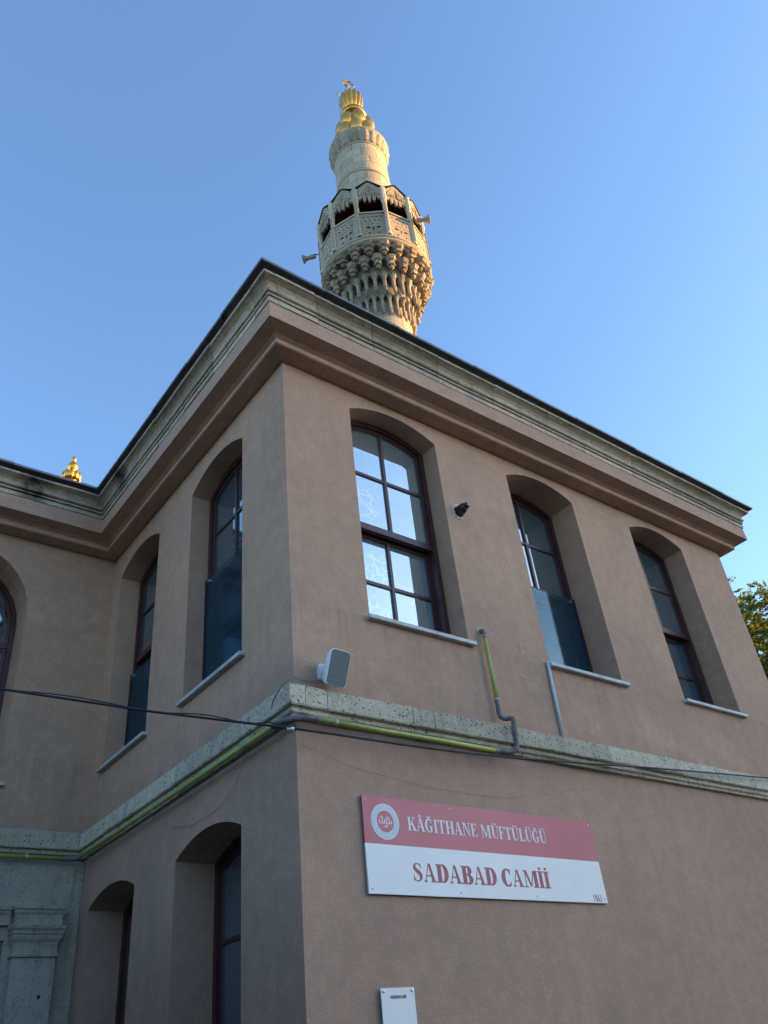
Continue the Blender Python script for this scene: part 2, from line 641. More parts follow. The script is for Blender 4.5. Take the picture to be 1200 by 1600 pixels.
back_ops = [dict(u0=-2.585 - XW, u1=-0.985 - XW, z0=4.60, spring=6.60, rise=0.7999, depth=0.40)]
back = wall('wing_wall', (XW, L, 0), 0, -XW, 0.0, ZT + 0.02, back_ops)
MB().quad((XE, 0, 0), (XE, YB, 0), (XE, YB, ZT), (XE, 0, ZT)).build('end_wall', 'stucco', B)
MB().quad((XW, L, 0), (XW, YB, 0), (XW, YB, ZT), (XW, L, ZT)).build('end_wall', 'stucco', B)
MB().quad((XW, YB, 0), (XE, YB, 0), (XE, YB, ZT), (XW, YB, ZT)).build('rear_wall', 'stucco', B)

# ---- eaves: path of outward offsets with mitred corners
SEG = [((XW, L), (0, L), (0, -1)), ((0, L), (0, 0), (-1, 0)), ((0, 0), (XE, 0), (0, -1)), ((XE, 0), (XE, YB), (1, 0))]


def seg_pt(i, t, d):
    """point on wall segment i at parameter t (0..1), pushed out by d, mitred at the segment ends"""
    a, b, n = SEG[i]

    def corner(k):
        p = SEG[k][0] if k < len(SEG) else SEG[-1][1]
        q = Vector(p)
        for s in {max(k - 1, 0), min(k, len(SEG) - 1)}:
            q += Vector(SEG[s][2]) * d
        return q
    pa, pb = corner(i), corner(i + 1)
    return pa.lerp(pb, t)


def run(profile, name, mat, parent, segs=range(4)):
    m = MB()
    for i in segs:
        rings = []
        for t in (0, 1):
            rings.append([(*seg_pt(i, t, d), z) for d, z in profile])
        m.rings(rings, closed=False, cap=False)
    return m.build(name, mat, parent)


run([(0.0, 7.605), (0.04, 7.60), (0.172, 7.618), (0.186, 7.628), (0.188, 7.662), (0.165, 7.672), (0.17, 7.70), (0.21, 7.722), (0.345, 7.752), (0.342, 7.96), (0.30, 7.965)],
    'eaves_soffit', 'stucco_trim', B)

CP = [(0.25, 7.957), (0.352, 7.957), (0.357, 8.008), (0.322, 8.014), (0.322, 8.028), (0.362, 8.034), (0.369, 8.050), (0.342, 8.057), (0.342, 8.069), (0.379, 8.076), (0.390, 8.092), (0.390, 8.102),
      (0.366, 8.108), (0.368, 8.124), (0.378, 8.148), (0.402, 8.174), (0.434, 8.190), (0.447, 8.193), (0.440, 8.203), (0.464, 8.208), (0.468, 8.234), (0.25, 8.238)]


def stone_run(i, profile, name, mat, parent, cuts, amp=0.004, gap=0.003, chip=0.5, pour=0.0):
    rnd = random.Random(101 + 11 * i + len(name))
    a, b, n = SEG[i]
    LN = (Vector(b) - Vector(a)).length
    cuts = [0.0] + [c for c in cuts if 0.1 < c < LN - 0.1] + [LN]
    for k in range(len(cuts) - 1):
        t0 = cuts[k] + (gap if k else 0)
        t1 = cuts[k + 1] - (gap if k < len(cuts) - 2 else 0)
        ns = max(3, int((t1 - t0) / 0.11))
        off = rnd.uniform(-amp, amp)
        oz = rnd.uniform(-amp, amp) * 0.5
        walk = [0.0] * len(profile)
        rings = []
        for s in range(ns + 1):
            t = t0 + (t1 - t0) * s / ns
            ring = []
            for j, (d, z) in enumerate(profile):
                walk[j] = walk[j] * 0.6 + rnd.uniform(-1, 1) * amp * chip
                e = 1.0 if 0 < j < len(profile) - 1 else 0.0
                dd = d + (off + walk[j]) * e
                p = seg_pt(i, t / LN, dd)
                ring.append((p.x, p.y, z + (oz + rnd.uniform(-1, 1) * amp * chip * 0.6) * e))
            rings.append(ring)
        MB().rings(rings, True, True).build(name, mat, parent)


def even_cuts(n0, ln, seed, jit=0.08):
    r = random.Random(seed)
    c, out = n0 * r.uniform(0.5, 1.0), []
    while c < ln:
        out.append(c)
        c += n0 * r.uniform(1 - jit * 2, 1 + jit * 2)
    return out


stone_run(0, CP, 'cornice_stone', 'cornice_stone', B, [-XW - c for c in even_cuts(0.85, -XW, 1)][::-1])
stone_run(1, CP, 'cornice_stone', 'cornice_stone', B, even_cuts(0.80, L, 2))
stone_run(2, CP, 'cornice_stone', 'cornice_stone', B, [0.104, 0.52, 1.16, 1.98, 2.75, 3.55, 4.35, 5.1, 5.9, 6.62, 7.2])
stone_run(3, CP, 'cornice_stone', 'cornice_stone', B, even_cuts(0.85, YB, 3))

# string course between the storeys
SP = [(-0.02, 4.168), (0.0, 4.165), (0.098, 4.118), (0.106, 3.968), (0.098, 3.958), (0.072, 3.955), (0.066, 3.945), (0.074, 3.928), (0.070, 3.915), (0.050, 3.905), (0.044, 3.885), (-0.02, 3.88)]
stone_run(0, SP, 'string_course_stone', 'course_stone', B, [-XW - c for c in even_cuts(1.1, -XW, 5)][::-1], 0.005)
stone_run(1, SP, 'string_course_stone', 'course_stone', B, even_cuts(1.15, L, 6), 0.005)
stone_run(2, SP, 'string_course_stone', 'course_stone', B, [0.126, 0.316, 1.126, 1.344, 2.22, 3.494, 4.6, 5.7, 6.8], 0.005, 0.0025)
stone_run(3, SP, 'string_course_stone', 'course_stone', B, even_cuts(1.2, YB, 7), 0.005)

# roof and its lead edge
RF = MB()
zr = 8.285
e = 0.49
RF.add([(XW - e, L - e, zr), (-e, L - e, zr), (-e, -e, zr), (XE + e, -e, zr), (XE + e, YB + e, zr), (XW - e, YB + e, zr),
        (XW, 9.0, 9.35), (3.5, 9.0, 9.35), (3.5, 3.8, 9.35)],
       [(0, 1, 7, 6), (1, 2, 8, 7), (2, 3, 8), (3, 4, 7, 8), (4, 5, 6, 7), (5, 0, 6)])
roof = RF.build('roof', 'lead', B)
EP = [(0.30, 8.239), (0.455, 8.244), (0.475, 8.256), (0.512, 8.268), (0.520, 8.274), (0.518, 8.294), (0.50, 8.302), (0.30, 8.310)]


def edge_run(i, cuts):
    rnd = random.Random(40 + i)
    a, b, n = SEG[i]
    LN = (Vector(b) - Vector(a)).length
    cuts = [0.0] + [c for c in cuts if 0.1 < c < LN - 0.1] + [LN]
    for k in range(len(cuts) - 1):
        ns = 4
        rings = []
        o0, o1 = rnd.uniform(-0.004, 0.004), rnd.uniform(-0.004, 0.004)
        t0 = cuts[k] - (0.012 if k else 0)
        t1 = cuts[k + 1]
        lift = 0.0035 * (k % 2)
        for s in range(ns + 1):
            t = t0 + (t1 - t0) * s / ns
            w = rnd.uniform(-0.003, 0.003)
            q = o0 + (o1 - o0) * s / ns
            rings.append([(*seg_pt(i, t / LN, d + (w + lift if 1 < j < 6 else 0)), z + (q + w + lift if 1 < j < 7 else 0)) for j, (d, z) in enumerate(EP)])
        MB().rings(rings, True, True).build('roof_edge_sheet', 'lead', roof)  # dark lead: shade under the edge put into the colour
        rim = [(0.508, 8.268), (0.5265, 8.270), (0.5265, 8.299), (0.50, 8.3085), (0.50, 8.300)]
        rings = []
        for s in range(ns + 1):
            t = t0 + (t1 - t0) * s / ns
            q = o0 + (o1 - o0) * s / ns
            rings.append([(*seg_pt(i, t / LN, d + lift), z + q + lift) for d, z in rim])
        MB().rings(rings, True, True).build('roof_rim_lit', 'lead_light', roof)  # pale strip: sky light on the rim put into the colour
        if k:                                    # folded seam
            rings = []
            for t in (t0 - 0.012, t0 + 0.014):
                rings.append([(*seg_pt(i, t / LN, d + (0.011 if j in (3, 4, 5) else 0)), z + (0.005 if j > 3 else -0.002)) for j, (d, z) in enumerate(EP)])
            MB().rings(rings, True, True).build('roof_seam', 'lead', roof)


edge_run(0, even_cuts(0.95, -XW, 12))
edge_run(1, [L - 2.504, L - 1.651, L - 0.824])
edge_run(2, [0.673, 1.488, 2.471, 3.124, 3.999, 5.012, 5.95, 6.8])
edge_run(3, even_cuts(0.95, YB, 14))


# ------------------------------------------------------------------ windows
def window(origin, rotz, w, z0, spring, rise, depth, zmid, upper_rows, lower_rows, glass, guard=None, step=0.07, cols=2, sill=True, hidden_z0=None):
    fw, sw, mw = 0.055, 0.048, 0.034
    y0 = depth

    def outline(inset, bottom):
        return [(inset, bottom)] + arc(0, w, spring, rise, inset) + [(w - inset, bottom)]
    # fixed outer frame
    m = MB()
    a, b = outline(0.0, z0), outline(fw, z0 + 0.04)
    for (p, q) in zip(range(len(a) - 1), range(1, len(a))):
        for (ya, yb) in ((y0, y0 + 0.12),):
            A, Bq, Cc, D = a[p], a[q], b[q], b[p]
            m.quad((A[0], ya, A[1]), (Bq[0], ya, Bq[1]), (Cc[0], ya, Cc[1]), (D[0], ya, D[1]))
            m.quad((D[0], ya, D[1]), (Cc[0], ya, Cc[1]), (Cc[0], yb, Cc[1]), (D[0], yb, D[1]))
    m.box(0.0, w, y0 + 0.003, y0 + 0.12, z0, z0 + 0.04)
    fr = m.build('window', 'frame_wood', B, False, origin, rotz)
    # upper sash
    ys = y0 + 0.025
    m = MB()
    a, b = outline(fw + 0.003, zmid), outline(fw + sw, zmid)
    for i in range(len(a) - 1):
        A, Bq, Cc, D = a[i], a[i + 1], b[i + 1], b[i]
        m.quad((A[0], ys, A[1]), (Bq[0], ys, Bq[1]), (Cc[0], ys, Cc[1]), (D[0], ys, D[1]))
        m.quad((D[0], ys, D[1]), (Cc[0], ys, Cc[1]), (Cc[0], ys + 0.04, Cc[1]), (D[0], ys + 0.04, D[1]))
    m.box(fw + 0.004, w - fw - 0.004, ys - 0.012, ys + 0.045, zmid - 0.035, zmid + 0.035)
    us = m.build('sash', 'frame_wood', fr)
    inner = arc(0, w, spring, rise, fw + sw, 40)

    def top(u):
        for p, q in zip(inner, inner[1:]):
            if p[0] <= u <= q[0]:
                return p[1] + (q[1] - p[1]) * (u - p[0]) / (q[0] - p[0] + 1e-9)
        return spring
    gx = [fw + sw + (w - 2 * (fw + sw)) * i / cols for i in range(cols + 1)]
    zb = zmid + 0.035
    zt = spring + rise - fw - sw
    rows = [zb + (zt - zb) * i / upper_rows for i in range(upper_rows + 1)]
    mm = MB()
    for u in gx[1:-1]:
        mm.box(u - mw / 2, u + mw / 2, ys - 0.004, ys + 0.03, zb + 0.002, top(u) + 0.004)
    for r in rows[1:-1]:
        mm.box(gx[0] - 0.004, gx[-1] + 0.004, ys, ys + 0.028, r - mw / 2, r + mw / 2)
    mm.build('glazing_bar', 'frame_wood', fr)
    for ci in range(cols):
        for ri in range(upper_rows):
            ua, ub = gx[ci] - 0.006, gx[ci + 1] + 0.006
            za, zc = rows[ri] - 0.006, rows[ri + 1] + 0.006
            if ri == upper_rows - 1:
                tp = [(ua + (ub - ua) * k / 8, top(min(max(ua + (ub - ua) * k / 8, gx[0]), gx[-1])) + 0.012) for k in range(9)]
                poly = [(ua, za), (ub, za)] + tp[::-1]
            else:
                poly = [(ua, za), (ub, za), (ub, zc), (ua, zc)]
            dy = random.uniform(-0.001, 0.001)
            MB().prism(poly, ys + 0.016 + dy + 0.0005 * ci + 0.001 * ri, ys + 0.0225 + dy).build('pane', glass, fr)
    # lower sash, one rebate further in
    yl = y0 + 0.025 + step
    zl = z0 + 0.045
    zu = zmid - 0.02
    m = MB()
    m.box(fw + 0.004, fw + sw, yl, yl + 0.04, zl, zu)
    m.box(w - fw - sw, w - fw - 0.004, yl, yl + 0.04, zl, zu)
    m.box(fw + sw, w - fw - sw, yl, yl + 0.039, zl, zl + 0.05)
    m.box(fw + sw, w - fw - sw, yl, yl + 0.039, zu - 0.05, zu)
    m.build('sash', 'frame_wood', fr)
    # track boards at the sides
    MB().box(fw - 0.004, fw + 0.010, y0 + 0.07, y0 + 0.19, z0 + 0.01, zmid).build('sash_track', 'frame_wood', fr)
    MB().box(w - fw - 0.010, w - fw + 0.004, y0 + 0.07, y0 + 0.19, z0 + 0.01, zmid).build('sash_track', 'frame_wood', fr)
    rows = [zl + 0.05 + (zu - 0.05 - zl - 0.05) * i / lower_rows for i in range(lower_rows + 1)]
    mm = MB()
    for u in gx[1:-1]:
        mm.box(u - mw / 2, u + mw / 2, yl - 0.004, yl + 0.03, rows[0] - 0.002, rows[-1] + 0.002)
    for r in rows[1:-1]:
        mm.box(gx[0], gx[-1], yl, yl + 0.028, r - mw / 2, r + mw / 2)
    mm.build('glazing_bar', 'frame_wood', fr)
    for ci in range(cols):
        for ri in range(lower_rows):
            poly = [(gx[ci] - 0.006, rows[ri] - 0.006), (gx[ci + 1] + 0.006, rows[ri] - 0.006), (gx[ci + 1] + 0.006, rows[ri + 1] + 0.006), (gx[ci] - 0.006, rows[ri + 1] + 0.006)]
            MB().prism(poly, yl + 0.016 + 0.0005 * ci + 0.001 * ri, yl + 0.0225).build('pane', glass, fr)
    # near-black sheet standing for the unlit room behind the sashes
    MB().box(0.0, w, y0 + 0.20, y0 + 0.22, z0, spring + rise).build('room_dark_sheet', 'interior_dark', fr)
    if sill:
        s = MB()
        s.box(-0.035, w + 0.055, -0.055, depth + 0.001, z0 - 0.032, z0 + 0.006)
        so = s.build('sill', 'sill_marble', fr)
        bv = so.modifiers.new('bevel', 'BEVEL')
        bv.width = 0.004
        bv.segments = 2
    if guard:
        gy = depth - 0.016
        MB().box(0.012, w - 0.012, gy, gy + 0.012, z0 + 0.008, guard).build('guard_glass', 'guard_glass', fr)
        for cx in (0.05, w - 0.09):
            for cz in (z0 + 0.12, guard - 0.05):
                MB().box(cx, cx + 0.04, gy - 0.010, gy + 0.016, cz, cz + 0.03).build('clip', 'steel', fr)
        MB().box(0.0, 0.012, gy - 0.008, gy + 0.02, z0 + 0.008, guard + 0.01).build('guard_channel', 'frame_wood', fr)
        MB().box(w - 0.012, w, gy - 0.008, gy + 0.02, z0 + 0.008, guard + 0.01).build('guard_channel', 'frame_wood', fr)
    return fr


window((0.788, 0, 0), 0, W, WZ0, WSP, WR, 0.215, 6.10, 2, 2, 'glass_lace', step=0.075)
window((3.036, 0, 0), 0, W, WZ0, WSP, WR, 0.36, 6.13, 2, 2, 'glass_film', guard=6.13)
window((5.305, 0, 0), 0, W, WZ0, WSP, WR, 0.30, 6.12, 2, 2, 'glass_film')
for y, dp, gz in ((0.8145, 0.215, 6.16), (2.8117, 0.25, 5.93)):
    window((0, y + LW, 0), -pi / 2, LW, LZ0, LSP, LR, dp, 6.10, 2, 2, 'glass_film', guard=gz)
    window((0, y + LW, 0), -pi / 2, LW, 1.05, 3.351, 0.13, 0.37, 2.02, 2, 1, 'glass_film', sill=True)
for x in (-2.585,):
    window((x, L, 0), 0, 1.6, 4.60, 6.60, 0.7999, 0.40, 6.35, 1, 3, 'glass_film', step=0.0)

# ------------------------------------------------------------------ stone portal under the set-back wing
pf = MB()
pf.box(-0.70, -0.004, L - 0.055, L - 0.001, 0.12, 3.86)
pf.box(-3.6, -0.70, L - 0.055, L - 0.001, 3.12, 3.86)
portal = pf.build('stone_portal', 'portal_stone', B)


def pil(x0, x1):
    yb = L - 0.057
    q = MB()
    q.box(x0, x1, yb - 0.095, yb, 0.12, 2.965)
    q.build('pilaster', 'portal_stone', portal)
    prof = [(0.0, 2.955), (0.020, 2.965), (0.022, 2.985), (0.006, 2.998), (0.004, 3.05), (0.010, 3.085), (0.028, 3.115), (0.033, 3.135), (0.030, 3.150), (0.040, 3.158),
            (0.044, 3.185), (0.058, 3.205), (0.062, 3.232), (0.024, 3.240), (0.020, 3.272), (0.022, 3.325), (0.034, 3.345), (0.036, 3.368), (0.048, 3.378), (0.050, 3.405), (0.01, 3.418)]
    rings = []
    for d, z in prof:
        rings.append([(x0 - d, yb, z), (x0 - d, yb - 0.095 - d, z), (x1 + d, yb - 0.095 - d, z), (x1 + d, yb, z)])
    MB().rings(rings, True, True).build('capital', 'portal_stone', portal)


pil(-0.625, -0.222)
pil(-3.45, -3.05)
MB().tube([(-0.337, L - 0.1525, 2.629), (-0.337, L - 0.14, 2.629)], 0.017, 14).build('hole_dark_disc', 'black_plastic', portal)  # black disc: the dark inside a small hole put into colour
# moulding that runs on from the capital over the doorway
MB().prism([(0, 0)], 0, 0) if False else None
mo = MB()
rr = []
for t in (-3.0, -0.682):
    yb = L - 0.058
    rr.append([(t, yb, 3.418), (t, yb - 0.075, 3.405), (t, yb - 0.073, 3.378), (t, yb - 0.060, 3.368), (t, yb - 0.058, 3.345), (t, yb - 0.045, 3.325), (t, yb - 0.043, 3.245), (t, yb, 3.235)])
mo.rings(rr, True, True)
mo.build('moulding', 'portal_stone', portal)
dr = MB()
dr.box(-3.04, -0.72, L - 0.03, L - 0.004, 0.12, 3.115)
dr.build('door_infill', 'portal_stone', portal)

# ------------------------------------------------------------------ gas pipe
P = empty('gas_pipe', (0.0, -0.13, 3.86))
tag(P, 'yellow-green gas pipe under the string course, rising beside the first window', 'pipe')
P_INV = Matrix.Translation((0.0, 0.13, -3.86))


def pp(pts):
    return [P_INV @ Vector(p) for p in pts]


PR = 0.021
ZP = 3.862
YP = -0.118
MB().tube(pp([(0.13, YP, ZP + 0.002), (0.7, YP, ZP - 0.002), (1.3, YP, ZP + 0.001), (1.93, YP, ZP)]), PR, 14).build('pipe', 'pipe_paint', P, True)
MB().tube(pp([(YP, 0.10, ZP), (YP, 1.5, ZP - 0.004), (YP, 2.8, ZP), (YP, L - 0.21, ZP)]), PR, 14).build('pipe', 'pipe_paint', P, True)
MB().tube(pp([(-0.25, L - 0.128, ZP), (-1.2, L - 0.128, ZP), (-3.0, L - 0.128, ZP)]), PR, 14).build('pipe', 'pipe_paint', P, True)


def bend(a, c, b, n=6):
    a, b, c = Vector(a), Vector(b), Vector(c)
    return [a * (1 - t) ** 2 + c * 2 * t * (1 - t) + b * t * t for t in [i / n for i in range(n + 1)]]


def lumpy(pts, r, k=0.12):
    pts2 = []
    for a, b in zip(pts, pts[1:]):
        a, b = Vector(a), Vector(b)
        for i in range(3):
            pts2.append(a.lerp(b, i / 3))
    pts2.append(Vector(pts[-1]))
    return pts2, [r * (1 + random.uniform(-k, k)) for _ in pts2]


def fitting(pts, r=0.024):
    q, rs = lumpy(pts, r)
    MB().tube(pp(q), rs, 12).build('elbow', 'pipe_tape', P, True)


fitting(bend((YP, 0.12, ZP), (YP, YP, ZP), (0.14, YP, ZP), 7), 0.0245)
fitting(bend((YP, L - 0.23, ZP), (YP, L - 0.128, ZP), (-0.27, L - 0.128, ZP), 6), 0.0235)
XR = 2.112
riser = [(XR - 0.005, -0.055, 5.03), (XR - 0.002, -0.055, 4.70), (XR, -0.055, 4.36)]
MB().tube(pp(riser), 0.0195, 14).build('pipe', 'pipe_paint', P, True)
fitting([(2.118, 0.01, 5.085)] + bend((2.116, -0.02, 5.085), (2.108, -0.055, 5.083), (2.107, -0.055, 5.02), 4), 0.0225)
fitting([(XR, -0.055, 4.37), (XR, -0.055, 4.26)] + bend((XR, -0.055, 4.25), (XR, -0.055, 4.19), (XR + 0.05, -0.09, 4.19), 4) +
        bend((XR + 0.055, -0.095, 4.19), (XR + 0.085, -0.15, 4.19), (XR + 0.045, -0.165, 4.13), 4)[1:] +
        [(XR + 0.035, -0.165, 4.05), (XR + 0.03, -0.165, 3.93)] + bend((XR + 0.028, -0.165, 3.92), (XR + 0.025, -0.165, ZP), (XR - 0.05, -0.13, ZP), 4)[1:] + [(1.925, YP, ZP)], 0.0222)


def clamp(c, axis, r):
    c = Vector(c)
    ax = Vector(axis)
    MB().tube(pp([c - ax * 0.012, c + ax * 0.012]), r, 14).build('clamp', 'pipe_steel', P, True)
    if abs(ax.z) < 0.5:
        n = Vector((0, 1, 0)) if abs(ax.x) > 0.5 else Vector((1, 0, 0))
        MB().tube(pp([c + Vector((0, 0, r * 0.8)), c + n * 0.05 + Vector((0, 0, r + 0.02)), c + n * 0.10 + Vector((0, 0, r + 0.02))]), 0.006, 6).build('bracket', 'pipe_steel', P)


clamp((0.27, YP, ZP), (1, 0, 0), PR + 0.0045)
clamp((1.925, YP, ZP), (1, 0, 0), PR + 0.005)
clamp((YP, 0.55, ZP), (0, 1, 0), PR + 0.0045)
clamp((YP, 2.05, ZP), (0, 1, 0), PR + 0.0045)
clamp((-0.62, L - 0.128, ZP), (1, 0, 0), PR + 0.0045)
clamp((XR, -0.055, 4.375), (0, 0, 1), 0.0235)
clamp((XR - 0.005, -0.055, 5.005), (0, 0, 1), 0.0225)

# plaster ring where the riser enters the wall
pr = MB().lathe([(0.045, 0.0), (0.04, 0.006), (0.02, 0.009)], 14)
o = pr.build('plaster_ring', 'plaster_patch', P, True)
o.rotation_euler = (pi / 2, 0, 0)
o.location = P_INV @ Vector((2.12, 0.0, 5.088))

# ------------------------------------------------------------------ grey conduit
c0 = MB().tube([(0, 0, 0), (0.010, 0, 0.40), (0.022, 0, 0.80)], 0.0165, 12)
co = c0.build('conduit', 'conduit_grey', None, True, (2.962, -0.02, 4.135))
tag(co, 'pale grey conduit standing on the string course under the second window', 'conduit')

# ------------------------------------------------------------------ cables
cp = [(-6.4, 3.66, 5.30), (-4.2, 2.34, 4.69), (-3.6, 1.98, 4.56), (-1.88, 0.92, 4.165), (-0.95, 0.36, 3.93), (-0.42, 0.03, 3.81), (-0.150, -0.150, 3.745)]
cb = MB()
cb.tube([Vector(p) for p in cp] + [Vector((0.25, -0.165, 3.748)), Vector((0.811, -0.16, 3.757)), Vector((1.45, -0.155, 3.776)), Vector((2.06, -0.15, 3.806)), Vector((3.0, -0.15, 3.872)), Vector((3.96, -0.15, 3.944)), Vector((5.1, -0.15, 4.018)), Vector((6.25, -0.15, 4.09)), Vector((7.4, -0.15, 4.17))], 0.0092, 8)
cbo = cb.build('cable', 'cable_black', None, True)
tag(cbo, 'black cable strung from the left past the corner and along the front wall', 'cable')
t2 = []
for i in range(40):
    s = i / 39 * (len(cp) - 1)
    k = min(int(s), len(cp) - 2)
    q = Vector(cp[k]).lerp(Vector(cp[k + 1]), s - k)
    t2.append(q + Vector((0, 0, 0.012 + 0.012 * sin(i * 0.9))))
MB().tube(t2, 0.0045, 6).build('twisted_strand', 'cable_black', cbo, True)
MB().tube([(-0.165, -0.14, 3.74), (-0.115, -0.158, 3.742)], 0.0125, 8).build('cable_joint', 'plastic_white', cbo, True)

wr = MB().tube([(-0.11, 0.28, 3.95), (-0.125, 0.5, 3.80), (-0.03, 0.85, 3.66), (-0.012, 1.2, 3.57), (-0.012, 1.65, 3.56), (-0.03, 2.05, 3.66), (-0.125, 2.2, 3.84), (-0.115, 2.28, 3.98)], 0.0018, 5)
tag(wr.build('loose_wire', 'wire_pale', None, True), 'thin loose wire drooping under the string course on the side wall', 'wire')
wr = MB().tube([(-0.10, 0.20, 3.97), (-0.112, 0.12, 4.07), (-0.10, 0.02, 4.14), (-0.02, -0.02, 4.215), (0.10, -0.02, 4.20), (0.22, -0.02, 4.225)], 0.0042, 6)
tag(wr.build('speaker_wire', 'wire_pale', None, True), 'thin wire over the corner of the string course to the loudspeaker', 'wire')
wr = MB().tube([(0.02, -0.012, 3.70), (0.5, -0.01, 3.585), (1.2, -0.008, 3.51), (2.0, -0.01, 3.50), (2.7, -0.02, 3.60), (3.15, -0.06, 3.73), (3.45, -0.14, 3.90)], 0.0009, 5)
tag(wr.build('slack_wire', 'wire_pale', None, True), 'hair-thin slack wire on the front wall above the sign', 'wire')

# ------------------------------------------------------------------ loudspeaker at the corner
S = empty('wall_speaker', (0.295, -0.02, 4.27))
tag(S, 'white rounded outdoor loudspeaker with grey grille standing over the string course corner', 'loudspeaker')


def rrect(w, h, r, n=5, x=0.0, z=0.0):
    out = []
    for cx, cz, a0 in ((w / 2 - r, h / 2 - r, 0), (-w / 2 + r, h / 2 - r, pi / 2), (-w / 2 + r, -h / 2 + r, pi), (w / 2 - r, -h / 2 + r, 3 * pi / 2)):
        for i in range(n + 1):
            a = a0 + pi / 2 * i / n
            out.append((x + cx + r * cos(a), z + cz + r * sin(a)))
    return out


body = MB()
rings = []
for (k, y, zz) in ((0.35, 0.115, 0.0), (0.62, 0.105, 0.0), (0.82, 0.075, 0.0), (0.94, 0.035, 0.0), (1.0, 0.0, 0.0), (1.0, -0.012, 0.0), (0.975, -0.017, 0.0)):
    rings.append([(p[0], y, p[1]) for p in rrect(0.185 * k, 0.285 * k, 0.036 * k)])
body.rings(rings, True, True)
sb = body.build('body', 'plastic_white', S, 'auto')
gr = MB()
gr.prism(rrect(0.172, 0.272, 0.032), -0.0185, -0.010)
sg = gr.build('grille', 'speaker_grille', S)
tilt = Matrix.Translation((-0.01, -0.155, 0.005)) @ Matrix.Rotation(radians(-2), 4, 'Z') @ Matrix.Rotation(radians(20), 4, 'X') @ Matrix.Rotation(radians(4), 4, 'Y')
for q in (sb, sg):
    q.data.transform(tilt)
MB().tube([(-0.04, 0.005, 0.02), (-0.035, -0.07, 0.01)], 0.02, 10).build('bracket', 'plastic_white', S, True)
bp = MB().prism(rrect(0.075, 0.13, 0.02, x=-0.045, z=0.03), -0.012, 0.02)
bp.build('wall_plate', 'plastic_white', S)

# ------------------------------------------------------------------ black spout beside the first window
K = empty('wall_spout', (2.118, 0, 6.495))
K.scale = (1.25, 1.25, 1.25)
tag(K, 'stubby black pipe end in a ring of chipped plaster between the windows', 'pipe end')
ring = MB()
rr = []
for (r, y) in ((0.074, 0.002), (0.066, -0.012), (0.050, -0.006), (0.046, 0.01)):
    rr.append([(r * (1 + 0.10 * sin(3 * a + 1) + 0.05 * sin(7 * a)) * cos(a), y, r * (1.12 + 0.08 * sin(2 * a)) * sin(a)) for a in [2 * pi * i / 26 for i in range(26)]])
ring.rings(rr, True, False)
ring.build('plaster_ring', 'plaster_patch', K, True)
MB().tube([(0, 0.02, 0), (0.008, -0.06, 0.012), (0.010, -0.082, 0.014)], [0.049, 0.042, 0.036], 16).build('collar', 'black_plastic', K, True)
MB().tube([(0.010, -0.07, 0.013), (0.020, -0.108, 0.022)], [0.027, 0.025], 14).build('nozzle', 'black_plastic', K, True)
MB().tube([(0.020, -0.107, 0.022), (0.0205, -0.1095, 0.0222)], [0.010, 0.010], 12).build('lens', 'steel', K, True)


# ------------------------------------------------------------------ lettering
def stroke(pts, ws):
    """variable-width stroke -> list of quads (x,z)"""
    L_, R_ = [], []
    for i, p in enumerate(pts):
        a = pts[max(i - 1, 0)]
        b = pts[min(i + 1, len(pts) - 1)]
        dx, dz = b[0] - a[0], b[1] - a[1]
        l = sqrt(dx * dx + dz * dz) + 1e-9
        nx, nz = -dz / l, dx / l
        w = ws[i] / 2
        L_.append((p[0] + nx * w, p[1] + nz * w))
        R_.append((p[0] - nx * w, p[1] - nz * w))
    return [[R_[i], R_[i + 1], L_[i + 1], L_[i]] for i in range(len(pts) - 1)]


def earc(cx, cz, rx, rz, a0, a1, thick, hair, n=14):
    pts, ws = [], []
    for i in range(n + 1):
        a = radians(a0 + (a1 - a0) * i / n)
        pts.append((cx + rx * cos(a), cz + rz * sin(a)))
        ws.append(hair + (thick - hair) * abs(cos(a)) ** 1.2)
    return stroke(pts, ws)


def R(x0, x1, z0, z1):
    return [[(x0, z0), (x1, z0), (x1, z1), (x0, z1)]]


